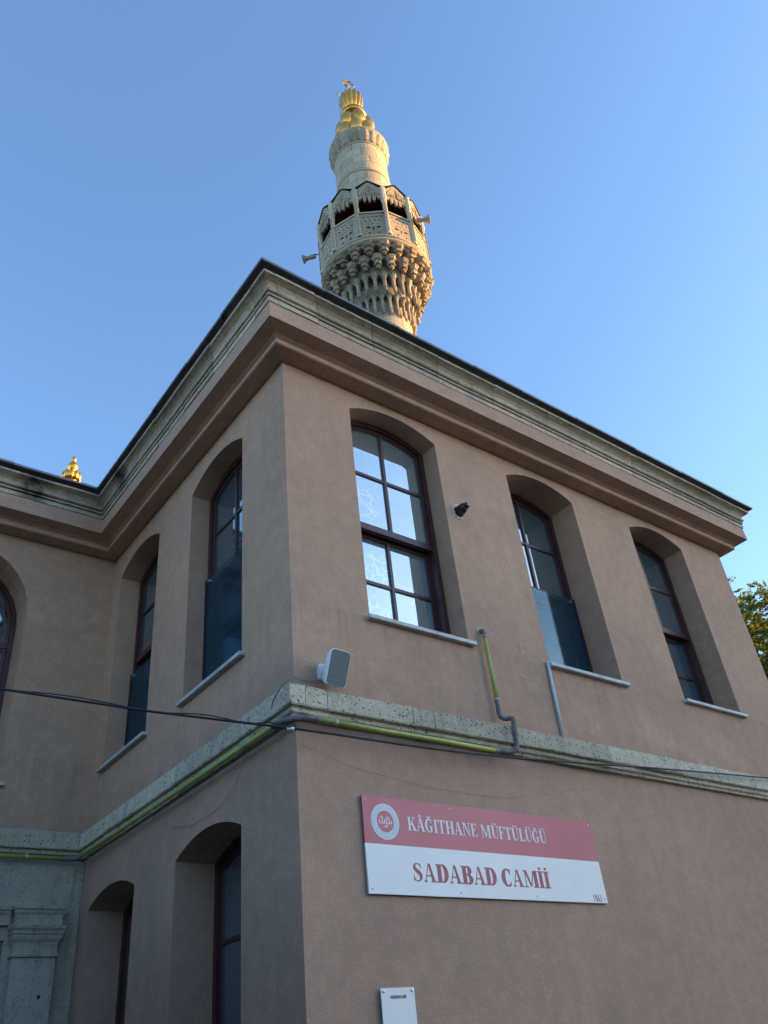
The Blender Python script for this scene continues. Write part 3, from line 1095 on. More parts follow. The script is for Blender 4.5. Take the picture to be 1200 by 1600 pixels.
def glyph(ch, T=0.17, H=0.05):
    """serif capitals, cap height 1; returns polygons and advance"""
    s = 0.075
    sr = lambda xc, z, w=T: R(xc - w / 2 - s, xc + w / 2 + s, z, z + H) if z < 0.5 else R(xc - w / 2 - s, xc + w / 2 + s, 1 - H, 1)
    st = lambda xc: R(xc - T / 2, xc + T / 2, 0, 1) + sr(xc, 0) + sr(xc, 1)
    base = {'Â': 'A', 'Ğ': 'G', 'Ü': 'U', 'İ': 'I'}.get(ch, ch)
    p, adv = [], 0.5
    if base == 'I':
        p, adv = st(0.17), 0.36
    elif base == 'H':
        p, adv = st(0.17) + st(0.58) + R(0.25, 0.5, 0.48, 0.48 + H), 0.77
    elif base == 'T':
        p = R(0.24, 0.24 + T, 0, 1) + sr(0.325, 0) + R(0.02, 0.63, 1 - H, 1) + [[(0.02, 1 - H), (0.02, 0.74), (0.05, 0.74), (0.12, 1 - H)], [(0.63, 1 - H), (0.63, 0.74), (0.60, 0.74), (0.53, 1 - H)]]
        adv = 0.66
    elif base in 'EF':
        p = st(0.17) + R(0.25, 0.54, 1 - H, 1) + [[(0.54, 1 - H), (0.54, 0.75), (0.51, 0.75), (0.44, 1 - H)]] + R(0.25, 0.42, 0.5, 0.5 + H) + R(0.40, 0.43, 0.40, 0.66)
        if base == 'E':
            p += R(0.25, 0.57, 0, H) + [[(0.57, H), (0.57, 0.26), (0.54, 0.26), (0.46, H)]]
        adv = 0.62 if base == 'E' else 0.59
    elif base == 'L':
        p = st(0.17) + R(0.25, 0.57, 0, H) + [[(0.57, H), (0.57, 0.28), (0.54, 0.28), (0.45, H)]]
        adv = 0.60
    elif base == 'A':
        p = [[(0.04, 0), (0.09, 0), (0.335, 1), (0.29, 1)], [(0.46, 0), (0.64, 0), (0.40, 1.0), (0.29, 1.0)]] + R(0.17, 0.50, 0.30, 0.30 + H) + R(-0.01, 0.17, 0, H) + R(0.40, 0.71, 0, H)
        adv = 0.70
    elif base == 'N':
        p = R(0.11, 0.16, 0, 1) + R(0.60, 0.65, 0, 1) + [[(0.09, 1), (0.27, 1), (0.65, 0), (0.58, 0)]] + R(0.02, 0.25, 0, H) + R(0.51, 0.74, 1 - H, 1) + R(0.01, 0.2, 1 - H, 1)
        adv = 0.76
    elif base == 'M':
        p = R(0.11, 0.16, 0, 1) + R(0.72, 0.72 + T, 0, 1) + [[(0.09, 1), (0.26, 1), (0.52, 0.05), (0.43, 0.05)], [(0.43, 0.05), (0.50, 0.05), (0.76, 1), (0.70, 1)]] + R(0.02, 0.25, 0, H) + R(0.64, 0.97, 0, H) + R(0.01, 0.2, 1 - H, 1) + R(0.70, 0.97, 1 - H, 1)
        adv = 0.99
    elif base == 'K':
        p = st(0.17) + [[(0.25, 0.42), (0.29, 0.36), (0.60, 1), (0.53, 1)], [(0.33, 0.55), (0.40, 0.70), (0.70, 0), (0.51, 0)]] + R(0.44, 0.68, 1 - H, 1) + R(0.43, 0.76, 0, H)
        adv = 0.75
    elif base == 'D':
        p = st(0.17) + R(0.25, 0.32, 1 - H, 1) + R(0.25, 0.32, 0, H) + earc(0.32, 0.5, 0.26, 0.475, 90, -90, T * 1.05, H)
        adv = 0.71
    elif base == 'B':
        p = st(0.17) + R(0.25, 0.34, 1 - H, 1) + R(0.25, 0.34, 0, H) + R(0.25, 0.34, 0.5, 0.5 + H) + earc(0.34, 0.755, 0.17, 0.22, 90, -90, T, H) + earc(0.34, 0.265, 0.21, 0.24, 90, -90, T * 1.05, H)
        adv = 0.68
    elif base in 'CG':
        p = earc(0.36, 0.5, 0.26, 0.485, 55, 305, T * 1.08, H) + R(0.545, 0.575, 0.66, 1.0) + [[(0.49, 0.83), (0.545, 0.68), (0.56, 0.80), (0.52, 0.93)]]
        if base == 'G':
            p += R(0.46, 0.46 + T * 0.9, 0.06, 0.44) + R(0.38, 0.70, 0.42, 0.42 + H)
            adv = 0.74
        else:
            p += [[(0.49, 0.10), (0.53, 0.06), (0.60, 0.26), (0.57, 0.27)]]
            adv = 0.65
    elif base == 'U':
        p = R(0.17 - T / 2, 0.17 + T / 2, 0.3, 1) + sr(0.17, 1) + R(0.565, 0.61, 0.3, 1) + R(0.50, 0.68, 1 - H, 1)
        pts, ws = [], []
        for i in range(15):
            a = radians(180 + 180 * i / 14)
            pts.append((0.378 + 0.208 * cos(a), 0.30 + 0.27 * sin(a)))
            ws.append(T + (H - T) * min(1, i / 8) if i < 9 else H)
        p += stroke(pts, ws)
        adv = 0.71
    elif base == 'S':
        pts = [(0.46, 0.80), (0.40, 0.92), (0.29, 0.97), (0.17, 0.92), (0.12, 0.80), (0.15, 0.68), (0.26, 0.57), (0.38, 0.46), (0.46, 0.34), (0.46, 0.19), (0.38, 0.07), (0.26, 0.02), (0.14, 0.08), (0.07, 0.22)]
        ws = [0.04, 0.05, 0.06, 0.10, 0.14, 0.17, 0.20, 0.20, 0.17, 0.14, 0.09, 0.06, 0.05, 0.04]
        p = stroke(pts, ws) + R(0.455, 0.485, 0.68, 0.98) + R(0.05, 0.08, 0.02, 0.32)
        adv = 0.58
    mid = {'A': 0.335, 'G': 0.37, 'U': 0.375, 'I': 0.17}.get(base, 0.3)
    if ch == 'Â':
        p += [[(mid - 0.16, 1.05), (mid - 0.08, 1.05), (mid + 0.01, 1.20), (mid - 0.02, 1.25)], [(mid + 0.08, 1.05), (mid + 0.16, 1.05), (mid + 0.02, 1.25), (mid - 0.01, 1.20)]]
    elif ch == 'Ğ':
        p += earc(mid, 1.24, 0.14, 0.15, 195, 345, 0.05, 0.10, 10)
    elif ch == 'Ü':
        for q in (-0.12, 0.12):
            p += [[(mid + q + 0.068 * cos(a), 1.15 + 0.068 * sin(a)) for a in [2 * pi * i / 12 for i in range(12)]]]
    elif ch == 'İ':
        p += [[(mid + 0.085 * cos(a), 1.15 + 0.085 * sin(a)) for a in [2 * pi * i / 12 for i in range(12)]]]
    return p, adv


def letters(text, x0, x1, z, cap, y, parent, mat, name='letter', T=0.17, H=0.05, gap=0.015):
    gl = []
    x = 0.0
    for ch in text:
        if ch == ' ':
            x += 0.30
            continue
        p, adv = glyph(ch, T, H)
        gl.append((x, p))
        x += adv + gap
    k = (x1 - x0) / x
    for gx, polys in gl:
        m = MB()
        for i, poly in enumerate(polys):
            e_ = 0.00012 * (i % 9)
            m.prism([(x0 + (gx + q[0]) * k, z + q[1] * cap) for q in poly], y - 0.0010 - e_, y + 0.0006)
        m.build(name, mat, parent)


# ------------------------------------------------------------------ the mosque's name board
SG = empty('name_board', (0.527, 0.0, 2.712))
tag(SG, 'wide red and white name board reading SADABAD CAMİİ on the front wall', 'sign')
SW, SH, SPLIT = 2.515, 0.672, 0.334
MB().box(0, SW, -0.026, -0.012, 0, SPLIT).build('white_panel', 'sign_white', SG)
MB().box(0, SW, -0.026, -0.012, SPLIT + 0.0005, SH).build('red_panel', 'sign_red', SG)
MB().box(0.02, SW - 0.02, -0.0115, -0.001, 0.02, SH - 0.02).build('backing', 'steel', SG)
YF = -0.0262
for x_ in (0.03, 0.85, 1.66, SW - 0.03):
    for z_ in (0.03, SH - 0.03):
        MB().tube([(x_, -0.0255, z_), (x_, -0.0275, z_), (x_, -0.0285, z_)], [0.0065, 0.0065, 0.004], 10).build('screw', 'steel', SG, True)
letters('KÂĞITHANE MÜFTÜLÜĞÜ', 0.405, 1.905, 0.448, 0.098, YF, SG, 'sign_print', T=0.155)
letters('SADABAD CAMİİ', 0.405, 1.850, 0.094, 0.128, YF, SG, 'sign_print_red', T=0.23, H=0.07, gap=0.055)
# 1863, thin sans figures
for k, segs in enumerate(([[(0.1, 0.8), (0.25, 1), (0.25, 0)]],
                          [[(0.25 + 0.17 * cos(a), 0.75 + 0.23 * sin(a)) for a in [2 * pi * i / 14 for i in range(15)]], [(0.25 + 0.21 * cos(a), 0.26 + 0.26 * sin(a)) for a in [2 * pi * i / 14 for i in range(15)]]],
                          [[(0.42, 0.98), (0.2, 0.66), (0.06, 0.3)], [(0.25 + 0.2 * cos(a), 0.27 + 0.26 * sin(a)) for a in [2 * pi * i / 14 for i in range(15)]]],
                          [[(0.06, 0.97), (0.44, 0.97), (0.22, 0.6)], [(0.2 + 0.23 * cos(a), 0.30 + 0.30 * sin(a)) for a in [radians(95 - 255 * i / 12) for i in range(13)]]])):
    m = MB()
    for sg_ in segs:
        for i, poly in enumerate(stroke(sg_, [0.11] * len(sg_))):
            m.prism([(2.335 + k * 0.029 + q[0] * 0.05, 0.014 + q[1] * 0.05) for q in poly], YF - 0.0008 - 0.0001 * (i % 3), YF + 0.0005)
    m.build('numeral', 'sign_print_red', SG)
# emblem
EX, EZ, ER = 0.198, 0.494, 0.128


def disc(r0, r1, y0, y1, n=48):
    m = MB()
    a = [2 * pi * i / n for i in range(n)]
    if r0 <= 0:
        m.prism([(EX + r1 * cos(t), EZ + r1 * sin(t)) for t in a], y0, y1)
    else:
        for i in range(n):
            t0, t1 = a[i], a[(i + 1) % n]
            m.prism([(EX + r0 * cos(t0), EZ + r0 * sin(t0)), (EX + r0 * cos(t1), EZ + r0 * sin(t1)), (EX + r1 * cos(t1), EZ + r1 * sin(t1)), (EX + r1 * cos(t0), EZ + r1 * sin(t0))], y0, y1)
    return m


em = disc(0, ER, YF - 0.0006, YF + 0.0003).build('emblem', 'sign_print', SG)
disc(0.084, 0.119, YF - 0.0011, YF - 0.0003).build('emblem_band', 'sign_pale_blue', em)
disc(0, 0.078, YF - 0.0011, YF - 0.0003).build('emblem_centre', 'sign_red', em)
m = MB()
rnd = random.Random(4)
for i in range(58):                              # ring of tiny writing
    a = 2 * pi * i / 58
    if rnd.random() < 0.12:
        continue
    r0, r1 = 0.094, 0.094 + rnd.uniform(0.008, 0.015)
    w = 0.0024
    ca, sa = cos(a), sin(a)
    m.prism([(EX + r0 * ca - w * sa, EZ + r0 * sa + w * ca), (EX + r0 * ca + w * sa, EZ + r0 * sa - w * ca), (EX + r1 * ca + w * sa, EZ + r1 * sa - w * ca), (EX + r1 * ca - w * sa, EZ + r1 * sa + w * ca)], YF - 0.0015, YF - 0.0008)
m.build('emblem_writing', 'sign_print', em)
m = MB()
marks = [[(-0.055, 0.012), (-0.052, -0.012), (-0.026, -0.012), (-0.026, 0.034)], [(-0.026, -0.012), (-0.006, -0.012), (-0.006, 0.014)], [(0.010, 0.030), (0.010, -0.012), (0.036, -0.012), (0.036, 0.026)],
         [(0.036, -0.012), (0.055, -0.012), (0.057, 0.010)], [(-0.012, -0.030), (0.0, -0.040), (0.014, -0.032), (0.014, -0.016)], [(-0.04, 0.024), (-0.036, 0.040)], [(0.024, 0.038), (0.028, 0.022)]]
for j, mk in enumerate(marks):
    for i, poly in enumerate(stroke([(EX + p[0], EZ + p[1]) for p in mk], [0.0085] * len(mk))):
        m.prism(poly, YF - 0.0016 - 0.0001 * ((i + j) % 4), YF - 0.0009)
m.build('emblem_script', 'sign_print', em)

# ------------------------------------------------------------------ small plaque
Q = empty('wall_plaque', (0.553, 0, 1.76))
tag(Q, 'small white plaque on steel studs at the bottom of the front wall', 'plaque')
MB().box(0, 0.277, -0.030, -0.024, 0, 0.385).build('plate', 'sign_white', Q)
letters('SADABAD CAMİİ', 0.073, 0.205, 0.323, 0.018, -0.0302, Q, 'print_black', T=0.2, H=0.1)
for x in (0.02, 0.257):
    for z in (0.02, 0.365):
        MB().tube([(x, 0.0, z), (x, -0.034, z), (x, -0.036, z)], [0.009, 0.009, 0.006], 12).build('stud', 'steel', Q, True)

# ------------------------------------------------------------------ minaret
AX, AY = 6.393, 5.361
MN = empty('minaret', (AX, AY, 0))
tag(MN, 'tall carved limestone minaret with roofed balcony and gilded finial', 'minaret')
FACE = radians(-128.2)


def ring_blocks(z0, z1, r, n, ph, mat='minaret_stone', name='stone_block', gap=0.004, taper=0.0):
    m = MB()
    a0, a1 = gap / r, 2 * pi / n - gap / r
    k = 5
    pts = []
    for (rr, z) in ((r, z0 + gap), (r - taper, z1 - gap)):
        pts.append([((rr) * cos(a0 + (a1 - a0) * i / k), rr * sin(a0 + (a1 - a0) * i / k), z) for i in range(k + 1)] +
                   [((rr - 0.12) * cos(a1 - (a1 - a0) * i / k), (rr - 0.12) * sin(a1 - (a1 - a0) * i / k), z) for i in range(k + 1)])
    m.rings(pts, True, True)
    me = m.mesh(name)
    for i in range(n):
        o_ = link(name, me, mat, MN, False, (0, 0, 0), ph + 2 * pi * i / n + random.uniform(-0.004, 0.004))
        s_ = 1 + random.uniform(-0.004, 0.004)
        o_.scale = (s_, s_, 1)


MB().lathe([(0.95, 0.0), (0.95, 8.0), (0.80, 9.0), (0.715, 9.6), (0.70, 14.6)], 40, cap=False).build('shaft', 'minaret_stone', MN, True)
MB().lathe([(0.688, 14.5), (0.688, 16.9)], 40, cap=False).build('shaft_core', 'minaret_carved', MN, True)
z = 14.6
k = 0
while z < 16.6:
    ring_blocks(z, z + 0.43, 0.70, 9, 0.3 * k, taper=0.0)
    z += 0.43
    k += 1
# muqarnas: hanging tiers of niches
muq = MB().lathe([(0.69, 16.62), (0.69, 17.27), (0.79, 17.28), (0.79, 17.82), (0.99, 17.83), (0.99, 18.17), (1.12, 18.18), (1.12, 18.50), (1.31, 18.51), (1.33, 18.60), (0.7, 18.62)], 60).build('muqarnas', 'minaret_carved', MN)


def cell(r, z0, z1, n, prof, seed, ph=0.0, arch0=0.45, mat='minaret_carved'):
    """one hanging colonnette with the pointed niche arch at its side; prof: (radius factor, height factor, lean out)"""
    wd = 2 * pi * r / n
    hh = z1 - z0
    a = 2 * pi / n
    vars_ = []
    for k_ in range(3):
        rv = random.Random(seed * 10 + k_)
        m = MB()
        rg = []
        for (fr_, fz, ln_) in prof:
            pr_ = wd * fr_ * rv.uniform(0.93, 1.07)
            rg.append([(r + ln_ * wd + pr_ * cos(t), pr_ * sin(t), z0 + hh * fz + rv.uniform(-0.006, 0.006)) for t in [2 * pi * (i + 0.5) / 6 for i in range(6)]])
        m.rings(rg, True, True)
        zs = z0 + hh * arch0
        ro, ri = r + wd * 0.20, r - wd * 0.45
        pts = []
        for i in range(9):
            t = i / 8
            q = 1 - abs(2 * t - 1)
            pts.append((a * (0.10 + 0.80 * t), zs + (z1 - 0.035 - zs) * (q ** 0.7)))
        for p, q in zip(pts, pts[1:]):
            v = [(ro * cos(x), ro * sin(x), zz_) for x, zz_ in (p, q, (q[0], z1), (p[0], z1))]
            w_ = [(ri * cos(x), ri * sin(x), zz_) for x, zz_ in (p, q, (q[0], z1), (p[0], z1))]
            m.add(v + w_, [(0, 1, 2, 3), (7, 6, 5, 4), (0, 4, 5, 1), (3, 2, 6, 7)])
        vars_.append(m.mesh('muqarnas_cell'))
    for i in range(n):
        o_ = link('muqarnas_cell', vars_[(i * 7 + seed) % 3], mat, muq, False, (0, 0, random.uniform(-0.006, 0.006)), FACE + ph + a * i + random.uniform(-0.006, 0.006))


SLIM = [(0.05, -0.16, 0.0), (0.17, -0.12, 0.0), (0.22, -0.05, 0.0), (0.17, 0.0, 0.0), (0.26, 0.03, 0.0), (0.26, 0.08, 0.0), (0.21, 0.10, 0.0), (0.21, 0.66, 0.02), (0.27, 0.70, 0.04), (0.25, 0.76, 0.05), (0.34, 0.86, 0.10), (0.40, 1.0, 0.14)]
CHUNK = [(0.06, -0.34, 0.02), (0.18, -0.26, 0.02), (0.22, -0.12, 0.02), (0.14, 0.0, 0.0), (0.31, 0.05, 0.03), (0.33, 0.22, 0.05), (0.24, 0.32, 0.04), (0.25, 0.50, 0.06), (0.36, 0.62, 0.12), (0.38, 0.82, 0.15), (0.44, 1.0, 0.2)]
cell(0.765, 16.72, 17.27, 26, SLIM, 1, 0.0, 0.62)
cell(0.945, 17.30, 17.82, 26, SLIM, 2, pi / 26, 0.55)
cell(1.125, 17.90, 18.17, 22, CHUNK, 3, 0.0, 0.2)
cell(1.255, 18.26, 18.50, 22, CHUNK, 4, pi / 22, 0.1)
RB = 1.40
MB().lathe([(1.2, 18.50), (1.385, 18.52), (1.42, 18.545), (1.435, 18.58), (1.425, 18.615), (1.405, 18.63), (1.415, 18.66), (1.44, 18.68), (1.44, 18.72), (1.39, 18.74), (0.7, 18.74)], 72).build('balcony_floor', 'minaret_stone', MN, 'auto')

# twelve balcony bays
NB = 12
RA = 1.405
AP = RA * cos(pi / NB)
BW = 2 * RA * sin(pi / NB)


def almond(cx, cz, l, w, ang, n=7):
    pts = []
    for i in range(n):
        t = i / n
        pts.append((-l / 2 + l * t, w / 2 * sin(pi * t)))
    for i in range(n):
        t = i / n
        pts.append((l / 2 - l * t, -w / 2 * sin(pi * t)))
    c_, s_ = cos(ang), sin(ang)
    return [(cx + p[0] * c_ - p[1] * s_, cz + p[0] * s_ + p[1] * c_) for p in pts]


hw = BW / 2 - 0.055
holes = []
for sx in (-1, 1):
    holes.append(almond(sx * 0.13, 0.34, 0.15, 0.075, sx * 0.25))
    holes.append(almond(sx * 0.12, 0.12, 0.10, 0.05, -sx * 0.3))
holes.append(almond(0, 0.30, 0.17, 0.05, pi / 2))
for i in range(4):
    x_ = -0.18 + 0.12 * i
    for ang in (0.7, -0.7):
        holes.append(almond(x_, 0.60 + (0.02 if ang > 0 else 0.0), 0.11, 0.032, ang + pi / 2)) if ang > 0 else None
for i in range(5):
    x_ = -0.22 + 0.11 * i
    holes.append(almond(x_, 0.765, 0.10, 0.040, 0.5 if i % 2 else -0.5))
for i in range(3):
    holes.append(almond(-0.12 + 0.12 * i, 0.47 if i != 1 else 0.49, 0.08, 0.03, 0.8 - 0.8 * i))
par_me = curve_plate([(-hw, 0.0), (hw, 0.0), (hw, 0.92), (-hw, 0.92)], holes, 0.05)
lam = [(-hw, 1.95), (-hw, 1.62)]
nd = 5
for i in range(nd):                              # hanging lambrequin
    xc = -hw + 2 * hw * (i + 0.5) / nd
    dr_ = 0.20 if i in (1, 3) else (0.25 if i == 2 else 0.10)
    hw1 = hw / nd * 0.80
    base_z = 1.62 + 0.05 * (1 - abs(i - 2) / 2)
    for (dx, dz) in ((-1.15, 0.0), (-0.8, -0.45), (-0.7, -0.8), (-0.4, -1.0), (0.4, -1.0), (0.7, -0.8), (0.8, -0.45), (1.15, 0.0)):
        lam.append((xc + dx * hw1, base_z + dz * dr_))
lam += [(hw, 1.62), (hw, 1.95), (hw * 0.72, 2.04), (hw * 0.35, 2.17), (0, 2.26), (-hw * 0.35, 2.17), (-hw * 0.72, 2.04)]
gab_me = curve_plate(lam, [almond(-0.05, 1.83, 0.09, 0.035, 1.3), almond(0.05, 1.83, 0.09, 0.035, -1.3)], 0.06)
rel = MB()                                        # raised bands on the gable
for s_, wb in ((0.86, 0.034), (0.66, 0.026), (0.44, 0.022)):
    band = [(-hw * s_, 1.68)] + [(-hw * s_ * (1 - t), 1.68 + 0.47 * s_ * (t ** 0.6)) for t in [i / 7 for i in range(1, 8)]] + [(hw * s_ * t, 1.68 + 0.47 * s_ * ((1 - t) ** 0.6)) for t in [i / 7 for i in range(1, 8)]]
    for i, poly in enumerate(stroke(band, [wb] * len(band))):
        rel.prism(poly, -0.052 - 0.001 * (i % 2), -0.028)
for sx in (-1, 1):
    sp = [(sx * (0.10 + 0.055 * cos(a)), 1.76 + 0.055 * sin(a)) for a in [i * 0.7 for i in range(8)]]
    for i, poly in enumerate(stroke(sp, [0.024] * len(sp))):
        rel.prism(poly, -0.056 - 0.001 * (i % 2), -0.028)
rel_me = rel.mesh('gable_carving')
rail_me = MB().box(-hw - 0.02, hw + 0.02, -0.05, 0.05, 0.90, 0.955).mesh('handrail')
pil_me = MB()
pil_me.lathe([(0.075, 0.0), (0.075, 0.10), (0.058, 0.13), (0.058, 1.30), (0.07, 1.34), (0.062, 1.38), (0.085, 1.48), (0.095, 1.60), (0.075, 1.66), (0.085, 1.95), (0.03, 2.05)], 8, cap=True, ph=pi / 8)
pil_me = pil_me.mesh('balcony_pillar')
flute_me = MB().box(-0.018, 0.018, -0.078, -0.05, 0.14, 1.28).mesh('flute')
eave_me = MB()
hx = RA * sin(pi / NB) * 1.09
zz0 = 1.975
eo = [(-hx, zz0 - 0.005), (-hx * 0.62, zz0 + 0.11), (-hx * 0.3, zz0 + 0.225), (0, zz0 + 0.31), (hx * 0.3, zz0 + 0.225), (hx * 0.62, zz0 + 0.11), (hx, zz0 - 0.005)]
rngs = []
for (px, pz) in eo:
    rngs.append([(px, -0.052, pz), (px, -0.056, pz + 0.014), (px * 0.55, 0.62, 2.45 + 0.2 * (pz - zz0)), (px * 0.55, 0.62, 2.42 + 0.2 * (pz - zz0))])
eave_me.rings(rngs, True, True)
eave_me = eave_me.mesh('canopy_sheet')
ZB = 18.745
for i in range(NB):
    a = FACE + 2 * pi * i / NB
    rz = a + pi / 2
    loc = (AP * cos(a), AP * sin(a), ZB)
    p_ = link('parapet_panel', par_me, 'minaret_carved', MN, False, loc, rz)
    link('handrail', rail_me, 'minaret_stone', MN, False, loc, rz)
    g_ = link('gable_panel', gab_me, 'minaret_carved', MN, False, loc, rz)
    link('gable_carving', rel_me, 'minaret_stone', g_)
    link('canopy_sheet', eave_me, 'lead', MN, False, loc, rz)
    b_ = a + pi / NB
    q_ = link('balcony_pillar', pil_me, 'minaret_stone', MN, 'auto' if i == 0 else False, (RA * cos(b_), RA * sin(b_), ZB), b_ + pi / 2)
    link('flute', flute_me, 'minaret_carved', q_)
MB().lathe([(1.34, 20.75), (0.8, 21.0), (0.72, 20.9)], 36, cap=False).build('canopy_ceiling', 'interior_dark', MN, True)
MB().lathe([(0.71, 18.7), (0.71, 21.2)], 32, cap=False).build('upper_core', 'interior_dark', MN, True)  # ceiling and core near-black: shade inside the balcony put into colour
# upper drum
MB().lathe([(0.735, 21.0), (0.735, 24.35)], 40, cap=False).build('drum_core', 'minaret_carved', MN, True)
z = 21.15
k = 0
hts = [0.36, 0.34, 0.35, 0.34, 0.14, 0.33, 0.32, 0.33, 0.32, 0.32]
for h_ in hts:
    if abs(h_ - 0.14) < 1e-6:
        MB().lathe([(0.73, z), (0.785, z + 0.02), (0.80, z + 0.05), (0.785, z + 0.09), (0.765, z + 0.12), (0.73, z + 0.14)], 48, cap=False).build('drum_moulding', 'minaret_stone', MN, True)
    else:
        ring_blocks(z, z + h_, 0.765, 10, 0.31 * k, gap=0.0035)
    z += h_
    k += 1
# leaf cornice of the drum
MB().lathe([(0.70, 23.92), (0.775, 23.95), (0.79, 24.0), (0.77, 24.04), (0.80, 24.10), (0.84, 24.25), (0.87, 24.40), (0.885, 24.48), (0.90, 24.50), (0.90, 24.58), (0.85, 24.62), (0.6, 24.86)], 48).build('drum_cornice', 'minaret_stone', MN, 'auto')
lf = MB()
rr = []
for (t, wv, bl) in ((0.0, 0.06, 0.012), (0.3, 0.095, 0.03), (0.6, 0.10, 0.038), (0.85, 0.08, 0.035), (1.0, 0.04, 0.03)):
    zc_ = 24.06 + 0.42 * t
    rb = 0.79 + 0.10 * t
    rr.append([(rb, -wv, zc_), (rb + bl * 0.6, -wv * 0.5, zc_), (rb + bl, 0, zc_), (rb + bl * 0.6, wv * 0.5, zc_), (rb, wv, zc_)])
lf.rings(rr, False, False)
lf_me = lf.mesh('acanthus_leaf')
for i in range(24):
    link('acanthus_leaf', lf_me, 'minaret_carved', MN, True, (0, 0, 0), FACE + 2 * pi * i / 24)
# gilded finial
fin = MB().lathe([(0.60, 24.80), (0.62, 24.86), (0.55, 24.95), (0.42, 25.05), (0.40, 25.9), (0.30, 26.20), (0.25, 26.45), (0.26, 26.52), (0.38, 26.56), (0.405, 26.60), (0.405, 26.66), (0.37, 26.70), (0.385, 26.76), (0.37, 26.81), (0.27, 26.86), (0.22, 26.93), (0.17, 27.0)], 48, cap=False).build('finial', 'gold', MN, True)
lobe = MB()
prof = [(0.02, 24.84), (0.13, 24.92), (0.20, 25.08), (0.215, 25.28), (0.19, 25.48), (0.12, 25.66), (0.03, 25.76)]
rr = []
for r_, z_ in prof:
    rr.append([(0.50 - (z_ - 24.84) * 0.03 + r_ * cos(a), r_ * sin(a) * 1.0, z_) for a in [2 * pi * i / 12 for i in range(12)]])
lobe.rings(rr, True, True)
lobe_me = lobe.mesh('finial_lobe')
lob2 = MB()
rr = []
for r_, z_ in [(0.02, 25.50), (0.13, 25.57), (0.20, 25.74), (0.225, 25.94), (0.19, 26.14), (0.10, 26.32), (0.02, 26.40)]:
    rr.append([(0.43 - (z_ - 25.52) * 0.06 + r_ * cos(a), r_ * sin(a), z_) for a in [2 * pi * i / 12 for i in range(12)]])
lob2.rings(rr, True, True)
lob2_me = lob2.mesh('finial_lobe')
for i in range(9):
    link('finial_lobe', lobe_me, 'gold', fin, True, (0, 0, 0), FACE + 2 * pi * i / 9)
for i in range(7):
    link('finial_lobe', lob2_me, 'gold', fin, True, (0, 0, 0), FACE + 0.3 + 2 * pi * i / 7)
MB().lathe([(0.18, 26.98), (0.24, 27.05), (0.29, 27.25), (0.335, 27.50), (0.345, 27.66), (0.32, 27.80), (0.24, 27.90), (0.10, 27.96), (0.07, 28.02), (0.09, 28.08), (0.11, 28.16), (0.06, 28.24), (0.035, 28.34), (0.03, 28.46)], 64, lobes=14, amp=0.34).build('finial_bulb', 'gold', fin, True)
# crescent
cr = []
for i in range(13):
    a = radians(-60 + 300 * i / 12)
    cr.append((0.19 * cos(a), 0.19 * sin(a)))
ci_ = []
for i in range(13):
    a = radians(-50 + 280 * i / 12)
    ci_.append((0.035 + 0.145 * cos(a), 0.035 + 0.145 * sin(a)))
cm = curve_plate(cr + ci_[::-1], [], 0.03)
cs = link('crescent', cm, 'gold', fin, False, (0.0, 0.0, 28.66), radians(-128.2 + 90 + 55))
cs.rotation_euler = (0, radians(-8), radians(-128.2 + 90 + 40))
cs.scale = (1.35, 1.35, 1.35)
MB().tube([(0, 0, 28.3), (-0.02, 0.02, 28.86), (-0.03, 0.03, 29.03)], [0.03, 0.02, 0.008], 8).build('finial_tip', 'gold', fin, True)
# lightning rod
lr = MB()
lx, ly = -0.30, 0.27
lr.tube([(lx, ly, 25.9), (lx, ly, 28.18)], 0.017, 8)
lr.lathe([(0.01, 28.14), (0.04, 28.17), (0.05, 28.21), (0.04, 28.25), (0.01, 28.28)], 10, (lx, ly))
lr.build('lightning_rod', 'conduit_grey', MN, True)


# horn loudspeakers on the balcony
def horn(loc, yaw, pitch, label):
    h = empty('horn_speaker', loc)
    h.scale = (0.82, 0.82, 0.82)
    tag(h, label, 'loudspeaker', 'horn loudspeakers on the minaret')
    rm = Matrix.Rotation(yaw, 4, 'Z') @ Matrix.Rotation(-pitch, 4, 'Y') @ Matrix.Rotation(pi / 2, 4, 'Y')
    m_ = MB().lathe([(0.05, -0.16), (0.075, -0.14), (0.08, 0.02), (0.06, 0.05), (0.075, 0.12), (0.10, 0.19), (0.15, 0.25), (0.165, 0.262), (0.155, 0.268), (0.09, 0.19), (0.05, 0.10)], 20)
    me_ = m_.mesh('bell')
    me_.transform(rm)
    link('bell', me_, 'horn_grey', h, 'auto')
    d_ = MB().lathe([(0.03, 0.08), (0.05, 0.12), (0.045, 0.20), (0.02, 0.215)], 12)
    me_ = d_.mesh('reflector')
    me_.transform(rm)
    link('reflector', me_, 'horn_grey', h, True)
    to = Vector((AX - loc[0], AY - loc[1], 0)).normalized()
    MB().tube([(0, 0, 0.0), (0, 0, 0.12), to * 0.12 + Vector((0, 0, 0.14)), to * 0.30 + Vector((0, 0, 0.10))], 0.018, 8).build('bracket', 'black_plastic', h, True)
    return h


horn((5.12, 6.42, 19.98), radians(128), radians(2), 'horn loudspeaker sticking out on the left of the minaret balcony')
horn((6.76, 3.78, 19.72), radians(-38), radians(6), 'horn loudspeaker sticking out on the right of the minaret balcony')

